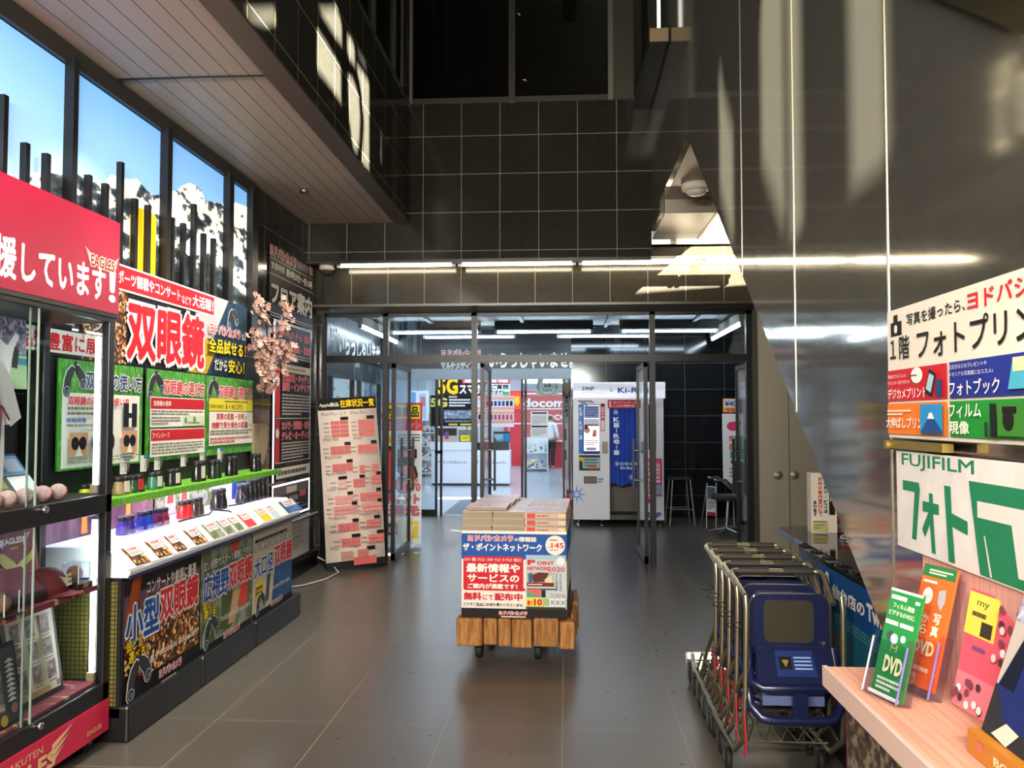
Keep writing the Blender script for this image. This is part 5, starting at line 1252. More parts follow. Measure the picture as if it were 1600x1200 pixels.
o = MB().box(.835, .86, 1.9, 2.22, 1.508, 1.528, mat('brass_rail', '#8f7a3c', .45, .6)).lathe([(.012, 0), (.012, .03)], mat('brass_rail'), (.825, 2.205, 1.516), 'x', 12).build('banner_rail'); tag(o, 'thin brass coloured rail between the photo sign and the banner', 'rail')

# leaflet holders and photo books on the pink shelf
def leaflet_holder(loc, rz, label, w=.105, h=.19):
    t = thing('leaflet_holder', label, 'leaflet holder', loc, rot=(-.27, 0, rz))
    MB().box(-w / 2, w / 2, 0, .002, 0, h * 1.35, ACRYL).build('back_sheet', t)
    MB().box(-w / 2, w / 2, -.035, -.033, .0, h * .62, ACRYL).box(-w / 2, -w / 2 + .002, -.035, 0, 0, h * .7, ACRYL).box(w / 2 - .002, w / 2, -.035, 0, 0, h * .7, ACRYL).box(-w / 2, w / 2, -.035, 0, 0, .003, ACRYL).build('pocket', t)
    ed = mat('violet_edge', '#7a72b8', .2)
    MB().box(w / 2 - .002, w / 2 + .0005, -.036, -.033, 0, h * .62, ed).box(-w / 2 - .0005, -w / 2 + .002, -.036, -.033, 0, h * .62, mat('clear_edge', '#c8c8d0', .2)).build('polished_edge', t)
    return t
h1 = leaflet_holder((.685, 1.815, .992), math.radians(-72), 'clear holder of green leaflets at the corner of the pink shelf')
h2 = leaflet_holder((.765, 1.855, .992), math.radians(-72), 'clear holder of orange leaflets, behind the green leaflets')
def leaflet(loc, rz, base, label, items, w=.095, h=.225):
    o = MB().box(-w / 2, w / 2, -.006, .0, 0, h, ink(base)).build('leaflet', loc=loc, rot=(-.27, 0, rz))
    tag(o, label, 'leaflet'); p = Print(w, h, -.006, -w / 2); items(p); p.done(o)
def g1(p):
    p.R(0, .975, 1, 1, '#e8e4d0'); p.R(.06, .90, .55, .94, '#d8e0c8'); p.R(.82, .90, .96, .93, '#e8e4d0'); p.T('フィルム現像', .18, .82, .85, .87, '#d8e4c8', .02); p.T('ビデオもDVDに', .1, .75, .9, .80, '#d8e4c8', .02); p.R(.06, .66, .46, .70, '#e8e0c0'); p.R(.52, .66, .94, .70, '#e8e0c0')
    p.C(.3, .56, .010, '#3a4a4a'); p.C(.45, .54, .011, '#a8b8c0'); p.C(.72, .56, .008, '#a8b8c0'); p.T('データ', .4, .42, .62, .5, '#d8d088', .02); p.T('DVD', .3, .22, .88, .38, '#e4e0a8', .05); p.G(.2, .05, .9, .18, 3, '#c8dcb8'); p.R(0, 0, 1, .03, '#e8e4d8')
def g2(p):
    p.R(0, .90, 1, 1, '#2c6a3c'); p.G(.2, .92, .9, .97, 2, '#c8d8b8'); p.R(.08, .85, .5, .87, '#f2dcc0'); p.C(.30, .74, .018, '#f6e8d8', sx=.8); p.T('今だけ', .18, .72, .42, .75, '#e0702c', .0); p.P([(.62, .80), (.82, .82), (.86, .72), (.76, .64), (.64, .7)], '#a09ca0')
    p.V('写真', .62, .42, .84, .62, '#f4e0b8', .03); p.V('から', .30, .42, .5, .60, '#f4e0b8', .02); p.T('DVD', .2, .26, .85, .38, '#f4e0a0', .05); p.G(.15, .05, .8, .18, 2, '#f0b890')
leaflet((.675, 1.812, .998), math.radians(-72), '#27803f', 'green leaflet with white lettering in the front clear holder', g1)
leaflet((.755, 1.852, 1.01), math.radians(-72), '#e8622a', 'orange leaflet with a green head in the rear clear holder', g2, .095, .26)
o = MB().box(0, .20, 0, .012, 0, .24, ink('#d8586a')).build('photo_book', loc=(.80, 1.80, .995), rot=(-.20, 0, FACE_RIGHT + .1))
tag(o, 'pink photo book sample with a yellow label leaning against the ribbed back panel', 'book')
p = Print(.20, .24); p.R(0, 0, 1, .3, '#e07a86'); p.R(.0, .62, .5, .98, '#e8d24a'); p.R(.04, .66, .46, .95, '#e2cc54'); p.T('my', .15, .86, .35, .92, '#4a4030', .0); p.G(.1, .77, .42, .84, 1, '#5a4c34'); p.R(.28, .64, .46, .76, '#3a342c'); p.G(.2, .5, .5, .56, 1, '#7a4a80')
rq = random.Random(4)
for i in range(26):
    u, v = (rq.uniform(.05, .95), rq.uniform(.03, .25)) if i < 16 else (rq.uniform(.6, .95), rq.uniform(.5, .95))
    p.C(u, v, .008, rq.choice(['#4a3038', '#d8c4b8', '#7a4050', '#efe0d8']), 12)
p.done(o)
# large photo board of two people in blue coats
o = MB().box(0, .42, 0, .012, 0, .29, ink('#b8ada2')).build('photo_board', loc=(.735, 1.54, 1.035), rot=(-.32, 0, FACE_RIGHT))
tag(o, 'photo print of people in blue coats standing on the pink shelf, right edge of view', 'photo')
p = Print(.42, .29); p.R(0, .7, 1, 1, pic('lilac_bloom', 40, [(.3, '#4a4470'), (.5, '#8a84b0'), (.65, '#c8c0d0')])); p.R(0, 0, 1, .3, '#2a2a2e')
p.P([(.02, .30), (.10, .62), (.20, .66), (.34, .6), (.40, .35), (.38, .1), (.12, .12)], '#1a2860'); p.P([(.03, .3), (.1, .6), (.16, .6), (.14, .3)], '#101428'); p.P([(.24, .64), (.28, .62), (.30, .25), (.26, .25)], '#c8b070'); p.P([(.16, .12), (.26, .1), (.2, -.0), (.08, .02)], '#d8c8b8'); p.C(.25, .75, .032, '#d8b49a', sx=.8); p.P([(.14, .62), (.15, .84), (.25, .90), (.36, .84), (.38, .62), (.33, .62), (.32, .78), (.24, .83), (.19, .74), (.19, .62)], '#1c1614')
p.P([(.42, .2), (.46, .55), (.58, .62), (.8, .58), (.95, .3), (.95, 0), (.45, 0)], '#2444a0'); p.P([(.5, .1), (.6, .45), (.7, .1)], '#16161a'); p.C(.62, .72, .034, '#d8b49a', sx=.8); p.P([(.52, .6), (.53, .82), (.62, .88), (.73, .82), (.74, .6), (.69, .62), (.68, .76), (.58, .76)], '#221a16'); p.done(o)
o = MB().box(0, .36, -.035, .03, 0, .042, mat('orange_plinth', '#b8741e', .5)).build('photo_plinth', loc=(.75, 1.55, .992), rotz=FACE_RIGHT)
tag(o, 'orange plinth strip with white capitals under the photo of people in blue coats', 'plinth'); p = Print(.36, .042, -.035); p.T('BOOK & PRINT', .25, .3, .95, .65, '#f0dcb8', .02); p.R(.08, .4, .16, .75, '#c86a5a'); p.done(o)
add_light('shelf_spot', 'SPOT', (.30, 1.35, 2.6), 9, (1.0, .90, .78), rot=(Vector((.45, .25, -1.6))).to_track_quat('-Z', 'Y').to_euler(), size=.04, spot=math.radians(42), blend=.5)
# ================================================================== stock list board by the left glazing
PINKC = '#e07a74'
o = MB()
n = 10; w_, h_ = .62, 1.70
for i in range(n + 1):
    pass
vs = []; 
def bow(v): return -.05 * math.sin(math.pi * v)
for k in (0, 1):
    for i in range(n + 1):
        v = i / n
        for x in (0, w_): vs.append((x, bow(v) + k * .006, v * h_))
N2 = 2 * (n + 1)
fs_ = []
for i in range(n):
    fs_ += [(2 * i, 2 * i + 1, 2 * i + 3, 2 * i + 2), (N2 + 2 * i, N2 + 2 * i + 2, N2 + 2 * i + 3, N2 + 2 * i + 1), (2 * i, 2 * i + 2, N2 + 2 * i + 2, N2 + 2 * i), (2 * i + 1, N2 + 2 * i + 1, N2 + 2 * i + 3, 2 * i + 3)]
CREAM = '#f4e2d4'
o.add(vs, fs_, ink(CREAM), True)
st_ = thing('stock_list_board', 'bowed cream stock list board with pink blocks leaning before the left door glass', 'sign board', (-2.455, 8.44, .085), rot=(-.06, -.055, math.radians(27)))
o.build('poster_sheet', st_)
p = Print(w_, h_, 0)
p.R(0, .925, 1, 1, '#15130f'); p.T('Apple製品', .03, .942, .36, .972, '#f4ece4', .03); p.T('在庫状況一覧', .38, .938, .97, .988, '#f0cc1c', .045)
def blk(u, v, nr, nc, cw=.115, ch=.026, hd=True, c=PINKC):
    for r in range(nr):
        for q in range(nc): p.R(u + q * cw, v - r * ch - ch * .86, u + q * cw + cw * .96, v - r * ch, c)
    if hd: p.R(u + (nc - .9) * cw, v + .004, u + nc * cw, v + .024, '#1a1512')
    for r in range(nr): p.R(u - .12, v - r * ch - ch * .6, u - .03, v - r * ch - ch * .35, '#a89488')
T_ = lambda s, u, v, w, h=.02: p.T(s, u, v, u + w, v + h, '#8a7a70', .005)
T_('iPad Pro 12.9', .05, .892, .42); T_('iPad Pro 11', .54, .892, .40); blk(.20, .856, 4, 2, .15); blk(.66, .856, 4, 2, .14)
T_('iPad Air', .05, .735, .26); T_('iPad', .56, .735, .14); blk(.16, .700, 2, 3); blk(.62, .700, 2, 3, .11)
T_('iPad mini', .05, .625, .28); blk(.17, .593, 2, 3); blk(.62, .575, 2, 1, .10, hd=False); blk(.84, .575, 2, 1, .10, hd=False)
T_('Apple Watch', .05, .525, .34); blk(.24, .493, 2, 1, .16, c='#f0c8be'); blk(.50, .493, 2, 2, .10); blk(.80, .505, 2, 2, .09)
T_('Apple Watch', .05, .430, .34); blk(.18, .398, 2, 3, .10, c='#eca8a0'); blk(.60, .405, 2, 4, .09); blk(.14, .335, 2, 4, .10, c='#e89a92'); blk(.62, .34, 2, 4, .085, c='#e89a92')
T_('MacBook Air', .05, .262, .30); T_('MacBook Pro', .56, .27, .34); blk(.20, .232, 2, 3); blk(.68, .240, 2, 2)
T_('MacBook Pro', .05, .178, .32); T_('MacBook Pro', .56, .185, .34); blk(.24, .140, 2, 2, .16); blk(.70, .148, 2, 2, .13)
T_('iMac', .05, .078, .15); T_('iMac', .38, .082, .14); T_('HomePod', .66, .090, .24); p.R(.66, .060, .80, .082, '#1a1512')
for i in range(6): p.R(.22, .062 - i * .009, .42, .058 - i * .009, '#d88a80'); p.R(.50, .066 - i * .009, .68, .060 - i * .009, '#dc7a74')
# follow the bow of the sheet
for q in [p.g] + p.ts:
    q.v = [(x, y + bow(min(max(z / h_, 0), 1)), z) for x, y, z in q.v]
p.done(st_)
MB().box(-.0, w_, .012, .05, -.075, .10, BLACKMETAL).build('base', st_); MB().box(.28, .52, -.03, -.026, -.05, .03, ink('#e06a66')).build('bottom_sticker', st_)
for u in (.22, .42): MB().box(u - .012, u + .012, -.004, .012, h_ - .006, h_ + .022, CHROME).build('clip', st_)
MB().box(.05, .09, .02, .3, -.085, -.06, BLACKMETAL).box(.5, .54, .02, .3, -.085, -.06, BLACKMETAL).build('foot', st_)

# red and white fifteen percent banner behind the left leaf
o, p = board('promotion_banner', 'white and red upright banner with a huge red number standing inside the left door', 'banner', (-2.27, 10.12, .03), .50, 1.74, math.radians(6), base='#eef2f6', rot=(-.05, 0, math.radians(6)))
p.R(0, .80, 1, 1, '#d0202c'); p.R(.05, .885, .95, .985, '#f0e020'); p.T('対象商品', .08, .895, .92, .975, '#1a1a10', .04); p.T('特典ポイント', .06, .815, .94, .87, '#1a1a1c', .03, '#f4ece8', .05)
p.P([(.06, .70), (.3, .72), (.36, .76), (.08, .77)], '#e8b020'); p.G(.40, .70, .95, .78, 4, '#5a606c')
p.T('15', .06, .37, .86, .67, '#d43a34', .05, '#20181a', .06); p.T('％', .70, .37, .97, .46, '#d43a34', .03, '#f0e8e8', .05); p.R(.02, .52, .14, .58, '#c8a8b4')
p.T('ポイント', .08, .28, .95, .355, '#d2606a', .05, '#9c2a38', .04); p.T('還元', .20, .195, .95, .27, '#d2606a', .05, '#9c2a38', .04)
p.R(.08, .05, .48, .16, '#e8dc6a'); p.R(.14, .065, .42, .145, '#2c3a6a'); p.R(.20, .08, .38, .12, '#e8a0b0'); p.R(.62, .04, .92, .16, '#ecd23a'); p.T('y', .70, .055, .84, .14, '#f6f4e8', .05); p.done(o)

# ================================================================== instant photo booth
bt = thing('photo_booth', 'white instant photo booth with a blue curtain against the dark porch wall', 'photo booth', (.12, 12.22, 0))
BW = mat('booth_white', '#e6e9f2', .35)
W_, H_ = 1.335, 2.10
MB().box(0, .53, 0, .9, .09, 1.86, BW).box(1.07, W_ - .02, 0, .9, .09, 1.86, BW).box(0, W_ - .02, .86, .9, .09, 1.86, BW).box(.53, 1.07, 0, .9, 1.84, 1.86, BW).build('cabinet', bt, bevel=.008)
MB().box(.53, 1.07, .02, .86, .09, .16, mat('booth_floor', '#2a2a2c', .5)).build('step', bt)
MB().box(.53, .535, .0, .86, .16, 1.84, mat('booth_inside', '#6a665e', .6)).box(.535, 1.07, .5, .51, .16, 1.84, mat('booth_inside')).build('inner_wall', bt)
for x in (.08, .42, 1.15, 1.27): MB().lathe([(.03, .0), (.03, .02), (.012, .025), (.012, .09)], CHROME, (x, .1, 0), n=12).build('foot', bt)
hd = MB().box(0, W_, 0, .97, 0, .24, mat('booth_header', '#f2f4fb', .35, emit='#f2f5ff', es=.3)).build('header', bt, loc=(0, -.07, 1.86), bevel=.01)
p = Print(W_, .24)
p.T('DNP', .10, .50, .23, .72, '#1c3c8c', .04); p.T('Photo Imaging', .10, .30, .33, .40, '#a0a4ae', .0)
def star(p, u, v, r, c):
    for k in range(8):
        a = k * math.pi / 4
        p.P([(u + (r * .22 * math.cos(a + .5)) / p.w, v + r * .22 * math.sin(a + .5) / p.h), (u + r * math.cos(a) / p.w, v + r * math.sin(a) / p.h), (u + r * .22 * math.cos(a - .5) / p.w, v + r * .22 * math.sin(a - .5) / p.h)], c)
star(p, .415, .50, .04, '#2a62c8'); p.T('Ki-Re-i', .485, .33, .82, .68, '#2a62c8', .03); star(p, .88, .50, .02, '#2a62c8'); p.done(hd)
fp = Print(W_, H_)
LITB = lit('#f4f0ee', .9)
fp.R(.058, .50, .29, .845, '#2a3a94'); fp.R(.058, .5, .108, .845, '#3c88d8'); fp.V('Ki-Re-i', .066, .60, .10, .83, '#eef2fa', .03); fp.R(.116, .52, .285, .84, LITB); fp.R(.12, .75, .28, .835, '#8ea0d0'); fp.G(.13, .76, .27, .83, 4, '#5a6ab0'); fp.R(.12, .70, .28, .745, '#e8e0ec'); fp.R(.12, .695, .28, .705, '#3a4a90')
fp.C(.15, .665, .045, '#e0a888'); fp.C(.14, .685, .03, '#5a3828'); fp.C(.235, .655, .03, '#e8a060'); fp.R(.21, .62, .25, .645, '#d87a60'); fp.G(.125, .56, .27, .60, 3, '#c8a89c'); fp.R(.14, .525, .25, .545, '#b8b0d0')
fp.R(.30, .66, .345, .845, '#c01c48'); fp.R(.305, .665, .34, .735, '#f0e4e8'); fp.R(.30, .835, .345, .85, '#2a2420'); fp.V('証明写真', .308, .745, .337, .83, '#f4e4e8', .02)
fp.R(.062, .385, .29, .492, '#2c3a3e'); fp.R(.10, .40, .285, .475, '#a8c8cc'); fp.C(.085, .465, .03, '#d8c83a', sx=1.4); fp.G(.12, .41, .27, .47, 3, '#4a6a70'); fp.R(.16, .395, .26, .415, '#d87a5a')
fp.R(.115, .295, .255, .345, '#4a443c'); fp.R(.125, .30, .245, .34, '#7a7468'); fp.G(.265, .30, .325, .335, 2, '#4a7ad0')
star(fp, .035, .22, .15, '#7aa8e4'); fp.R(.0, .06, .0, .07, '#fff') if False else None
fp.P([(.04, .875), (.10, .845), (.16, .83), (.14, .865), (.24, .85), (.2, .875)], '#9aa4b8')
fp.R(.818, .53, .90, .845, '#15131f'); fp.R(.835, .56, .88, .6, '#4a8ab8'); fp.C(.86, .80, .02, '#5a3a80'); fp.R(.80, .16, .865, .47, '#d02a5c'); fp.R(.88, .21, .96, .47, '#d02a5c'); fp.V('はじめました！', .81, .19, .855, .46, '#f6e6ec', .03); fp.V('ご登録写真機', .895, .30, .945, .46, '#f6e6ec', .03); fp.R(.885, .22, .955, .29, '#8ab0c8'); fp.T('DNP', .81, .065, .95, .10, '#1c3c8c', .04)
fp.done(bt)
MB().box(.315, .36 * W_, -.03, 0, 1.05, 1.23, mat('coin_box', '#6a6458', .4, .5)).build('mirror_box', bt) if False else MB().box(.42, .50, -.03, 0, 1.06, 1.23, mat('coin_box', '#6a6458', .4, .5)).build('coin_box', bt)
bn = MB().box(.505, 1.05, -.012, .0, 1.72, 1.84, ink('#b8203c')).build('valance', bt)
p = Print(.545, .12, -.012, .505, 1.72); p.T('マイナンバーカード', .14, .52, .95, .85, '#f4e0e4', .03); p.T('ここから申請可能', .14, .12, .72, .45, '#f4e0e4', .03); p.R(.03, .1, .10, .85, '#e8a8b4'); p.done(bn)
cu = MB(); NAVC = mat('curtain_blue', '#1f48b4', .8)
n = 36; vs = []
for i in range(n + 1):
    x = .535 + (1.035 - .535) * i / n; y = .03 + .018 * math.sin(i * 1.25) + .006 * math.sin(i * .55)
    vs += [(x, y, .60 + .02 * math.sin(i * .4)), (x, y, 1.74)]
cu.add(vs, [(2 * i, 2 * i + 2, 2 * i + 3, 2 * i + 1) for i in range(n)], NAVC, True); co_ = cu.build('curtain', bt)
p = Print(.5, 1.14, .004, .535, .60); star(p, .17, .93, .05, '#dfe6f6'); p.V('Ki-Re-i', .10, .38, .28, .87, '#dfe6f6', .04); star(p, .2, .27, .045, '#dfe6f6'); p.T('証明写真', .28, .25, .80, .29, '#c8d4f0', .02); p.T('Ki-Re-i', .30, .20, .72, .235, '#dfe6f6', .03); star(p, .62, .10, .05, '#dfe6f6'); p.done(co_)

# things on the right of the porch
t = thing('bar_stool', 'tall dark bar stool with thin metal legs beside the photo booth', 'stool', (1.69, 12.45, 0), .1)
MB().box(-.165, .165, -.15, .15, .665, .70, mat('stool_seat', '#17171a', .5)).build('seat', t, bevel=.012)
GM = mat('grey_metal', '#8d9092', .35, .7)
for sx in (-1, 1):
    for sy in (-1, 1): MB().tube([(sx * .13, sy * .11, .665), (sx * .185, sy * .16, 0)], .011, GM, 8).build('leg', t)
MB().tube([(-.163, -.14, .24), (.163, -.14, .24)], .008, GM).tube([(-.163, .14, .24), (.163, .14, .24)], .008, GM).build('footrest', t)
t = thing('easel_sign', 'small easel sign with a photo and red foot standing on the porch floor', 'sign', (2.09, 12.05, 0), math.radians(14))
MB().tube([(-.085, 0, .0), (-.03, .1, .64)], .010, GM).tube([(.06, 0, 0), (.115, .1, .64)], .010, GM).tube([(-.03, .1, .62), (-.06, .25, 0)], .008, GM).build('easel', t)
o = MB().box(-.065, .065, -.006, 0, 0, .42, ink('#dfe3ea')).build('sign_panel', t, loc=(0, .035, .18), rot=(-.15, .085, 0))
p = Print(.13, .42, -.006, -.065); p.R(.05, .55, .95, .97, pic('dark_photo', 30, [(.3, '#2a3448'), (.55, '#5a6a8c'), (.7, '#c8a84a')])); p.G(.1, .2, .9, .5, 5, '#5a6270'); p.R(0, 0, 1, .12, '#a8303c'); p.done(o)
o, p = board('round_top_sign', 'tall white rounded sign board with pink flowers near the right door leaf', 'sign board', (2.30, 12.30, .62), .30, 1.02, base='#eceef4', rot=(-.04, 0, 0))
p.C(.52, .82, .07, '#d8406c', sx=1.3); p.C(.75, .86, .05, '#c83060'); p.T('感動', .30, .60, .80, .69, '#d84a60', .03); p.R(.32, .47, .85, .57, '#c87a4a'); p.R(.35, .36, .85, .46, '#4a80b8'); p.R(.38, .28, .55, .34, '#3a3a44'); p.G(.3, .08, .8, .24, 3, '#8a90a0'); p.done(o)
MB().tube([(.15, .02, 0), (.15, .02, -.60)], .014, GM).box(.0, .30, -.08, .12, -.62, -.60, GM).build('stand', o)
o, p = board('price_sign', 'small orange rimmed sign with a blue number above the white rounded board', 'sign', (2.315, 12.34, 1.66), .22, .20, base='#e8a23a'); p.R(.05, .35, .95, .95, '#f2e8c8'); p.T('¥40', .1, .42, .9, .88, '#2a5ab8', .04); p.T('写真', .2, .06, .8, .3, '#c83a34', .03); p.done(o)
MB().tube([(.11, .02, 0), (.11, .02, -.2)], .008, GM).build('post', o)
o = MB().box(2.46, 2.60, 12.245, 12.29, .98, 1.32, mat('green_bag', '#118a55', .5)).build('green_tote', bevel=.015); tag(o, 'green tote hanging by the white rounded board in the porch', 'bag')
t = thing('chrome_chair', 'chrome framed black chair with a star base half hidden by the right door leaf', 'chair', (2.16, 11.35, 0))
for k in range(5):
    a = k * 2 * math.pi / 5 + .3
    MB().tube([(0, 0, .10), (.24 * math.cos(a), .24 * math.sin(a), .05)], [.02, .012], CHROME).build('base_arm', t)
MB().tube([(0, 0, .09), (.03, 0, .48)], .022, CHROME, 12).build('column', t)
MB().box(-.18, .20, -.20, .20, .48, .55, mat('chair_black', '#1a1a1c', .6)).build('seat', t, bevel=.03); MB().box(.15, .21, -.19, .19, .58, 1.0, mat('chair_black')).build('backrest', t, bevel=.02)
for s in (-1, 1): MB().tube([(.16, s * .22, .56), (-.05, s * .23, .76), (-.2, s * .23, .755)], .016, CHROME).build('armrest', t)

# ================================================================== inside the shop
SHW = mat('shop_white', '#e4ebf4', .5)
struct(MB().box(-9.5, 8, 28.4, 28.5, 0, 3.4, mat('shop_back_wall', '#c9d2dc', .6)), 'wall_shop_back')
struct(MB().box(-9.6, -9.5, 7.5, 28.4, 0, 3.4, mat('shop_back_wall')), 'wall_shop_left')
struct(MB().box(7.9, 8.0, 13.4, 28.4, 0, 3.4, mat('shop_back_wall')).box(3.2, 8, 13.36, 13.4, 0, 3.4, mat('shop_back_wall')), 'wall_shop_right')
struct(MB().box(-9.5, 8, 13.4, 28.5, 3.35, 3.4, mat('shop_ceiling', '#8e98a4', .7)).box(-9.5, -3.06, 7.5, 13.4, 3.35, 3.4, mat('shop_ceiling')), 'ceiling')
struct(MB().box(-2.0, 0.2, 13.42, 16.0, .0, .006, mat('entrance_mat', '#6d7682', .9)), 'floor_mat')
struct(MB().box(-3.0, .1, 13.36, 13.42, 0, .008, mat('threshold_steel', '#c9d2da', .3, .7)), 'trim_15')
k = 0
NM = ['first', 'second', 'third', 'fourth', 'fifth', 'sixth', 'seventh', 'eighth', 'ninth']
for y in (15.2, 17.4, 19.8, 22.4, 25.2):
    for x in (-3.4, -.6):
        tube_light((x, y, 3.28), 2.2, 'shop ceiling strip light, %s row from the inner doors, %s of the pair' % (NM[int(k / 2)], 'left' if x < -2 else 'right'), 'shop strip lights', TUBEC); k += 1
# service counter with display wall
sc = thing('service_counter', 'white service counter with grey company lettering straight behind the inner doors', 'counter', (-3.12, 19.2, 0))
MB().box(0, 1.84, 0, .5, .05, .82, SHW).build('body', sc, bevel=.01); MB().box(.03, 1.81, .03, .5, 0, .05, BLACK).build('plinth', sc); MB().box(-.02, .96, -.02, .5, .82, 1.0, mat('counter_top_white', '#dfe6ee', .4)).build('upper_shelf', sc)
MB().box(.96, 1.82, .02, .5, .82, 1.0, mat('screen_dark', '#15171c', .2)).build('screen', sc)
p = Print(1.84, 1.0); 
for v in (.53, .56): p.R(.07, v, .12, v + .015, '#8c949c')
p.T('SoftBank', .15, .51, .46, .58, '#8c949c', .0)
for v in (.53, .56): p.R(.56, v, .61, v + .015, '#8c949c')
p.T('SoftBank', .64, .51, .95, .58, '#8c949c', .0); p.C(.27, .88, .05, '#d0a890'); p.P([(.22, .82), (.25, .86), (.32, .86), (.36, .82)], '#1e2430'); p.done(sc)
o, p = board('network_poster', 'black poster with large yellow letters and white text above the service counter', 'poster', (-3.26, 19.8, 1.37), 1.03, .745, base='#0c0d10', thick=.03)
p.T('5G', .02, .62, .42, .92, '#d8d070', .05); p.G(.46, .62, .96, .90, 3, '#e8ecf0'); p.R(.45, .92, .65, .98, '#c8a0a8'); p.R(.34, .24, .98, .52, pic('skyline_print', 12, [(.3, '#3a4454'), (.55, '#8a98ac'), (.7, '#e0e6f0')])); p.G(.36, .13, .98, .2, 2, '#a8b0bc'); p.R(.45, .03, .66, .09, '#d8c83a'); p.R(.72, .03, .98, .09, '#d8c83a'); p.done(o)
MB().box(.1, .14, .04, .06, -1.37, 0, GM).box(.88, .92, .04, .06, -1.37, 0, GM).build('stand_leg', o)
o, p = board('phone_poster', 'pale poster with rows of telephones and orange bands right of the black poster', 'poster', (-2.22, 19.78, 1.355), 1.0, .74, base='#dcdfea', thick=.03)
for v in (.88, .55, .42, .12): p.R(0, v, 1, v + .09, '#e0a08a')
rp = random.Random(8)
for v in (.68, .24):
    for i in range(10): p.R(.05 + i * .095, v, .11 + i * .095, v + .16, rp.choice(['#2a4a80', '#1a1a20', '#d8d4e0', '#c04a5a', '#8a94b8', '#3a2a50']))
p.done(o); MB().box(.1, .14, .04, .06, -1.355, 0, GM).box(.86, .90, .04, .06, -1.355, 0, GM).build('stand_leg', o)
o, p = board('ad_display', 'advertising picture with a runner in a violet top standing on the service counter', 'display', (-3.06, 19.5, 1.0), .50, .33, base='#5a4a44', thick=.04); p.R(0, .5, 1, 1, '#2e241e'); p.R(0, .0, 1, .45, '#b09c94'); p.C(.52, .82, .05, '#3a2418'); p.R(.42, .35, .62, .75, '#5a4a80'); p.R(.44, .22, .6, .36, '#b83040'); p.done(o)
o, p = board('yellow_card', 'grey card with a yellow sign on the service counter', 'display', (-2.52, 19.5, 1.0), .30, .29, base='#6a6c5a', thick=.03); p.R(.2, .1, .9, .55, '#e8d820'); p.G(.28, .2, .85, .45, 2, '#6a6010'); p.done(o)
o, p = board('blue_screen', 'bluish plan display board on the right of the service counter', 'display', (-1.69, 19.5, 1.0), .40, .25, base='#3a5a6a', thick=.04); p.R(.05, .1, .6, .8, '#6aa0b4'); p.R(.65, .1, .95, .8, '#2a7ab8'); p.G(.1, .2, .55, .7, 3, '#b8d4dc'); p.R(0, .85, 1, 1, '#1a2a30'); p.done(o)
o, p = board('hanging_banner', 'hanging banner with huge yellow letters and white phone lettering over the service counter', 'banner', (-2.78, 18.0, 2.06), 1.58, .40, base='#17181c', thick=.01)
p.T('5G', .0, .06, .28, .98, '#f2c81c', .05, '#17181c', .04); p.T('スマホ', .30, .08, .62, .62, '#f6f4ec', .05); p.R(.34, .68, 1, .98, '#e04858'); p.T('最新機種', .36, .70, .98, .95, '#f8e8ea', .03); p.R(.66, .02, 1, .64, '#e8ecee'); p.T('ご質問', .74, .34, .98, .6, '#1a1a1c', .04); p.T('承ります!!', .68, .06, .92, .3, '#1a1a1c', .04); p.R(.90, .05, .99, .2, '#2aa05a'); p.done(o)
MB().tube([(.2, .005, .4), (.2, .005, 1.3)], .004, CHROME, 6).tube([(1.4, .005, .4), (1.4, .005, 1.3)], .004, CHROME, 6).build('hanging_wire', o)
# red telephone shop wall
rs_ = thing('phone_shop_front', 'red fronted phone counter with white rounded lettering at the back of the shop', 'shop front', (-2.0, 27.0, 0))
RED = mat('shop_red', '#c4323c', .5)
MB().box(0, 2.9, 0, .2, 0, 2.45, RED).build('panel', rs_); MB().box(0, 2.9, -.02, .0, 2.33, 2.38, SHW).box(0, 2.9, -.02, .0, 1.84, 1.88, SHW).box(0, 2.9, -.02, 0, 1.36, 1.40, SHW).build('white_band', rs_)
p = Print(2.9, 2.45, -.021); p.T('docomo', .22, .78, .78, .90, '#f4f2f4', .04); p.T('docomo', .40, .61, .92, .72, '#f0d8da', .04); p.R(.0, .75, .2, .98, '#e8503c'); p.T('お得', .02, .8, .18, .93, '#f0c83a', .04); p.done(rs_)
MB().box(.9, 2.85, -.9, -.5, 0, .82, RED).box(.85, 2.9, -.95, -.45, .82, .86, SHW).build('counter', rs_)
# goods shelves, blurred by distance: white racks with coloured rows
GOODS = pic('mixed_goods', 5, [(0, '#e8eaf0'), (.2, '#c8404a'), (.32, '#d8dce4'), (.5, '#3a5aa0'), (.62, '#e8d870'), (.75, '#20242c'), (.88, '#dfe4ee')], kind='voronoi', stretch=(3, 3, 4))
def rack(loc, w, h, label, rz=0):
    t = thing('goods_rack', label, 'shelf rack', loc, rz)
    MB().box(0, w, .3, .34, 0, h, SHW).box(0, .03, 0, .3, 0, h, SHW).box(w - .03, w, 0, .3, 0, h, SHW).build('frame', t)
    nn = int(h / .38)
    for i in range(nn):
        z = .08 + i * (h - .1) / nn
        MB().box(.03, w - .03, 0, .3, z, z + .03, SHW).build('shelf', t)
        g = MB(); x = .05
        while x < w - .15:
            ww = R_.uniform(.08, .2); g.box(x, x + ww - .01, .06, .26, z + .03, z + .03 + R_.uniform(.14, .26), GOODS); x += ww
        o = g.build('goods', t); o['kind'] = 'stuff'
rack((-5.4, 22.0, 0), 2.0, 1.9, 'white goods rack far left inside the shop')
rack((-1.2, 24.3, 0), .7, 1.0, 'low rack of small goods behind the service counter on its right')
rack((-4.6, 17.2, 0), 1.1, 1.55, 'white goods rack left of the service counter')
rack((-6.2, 13.9, 0), 2.2, 2.0, 'white goods rack seen through the left porch glass')
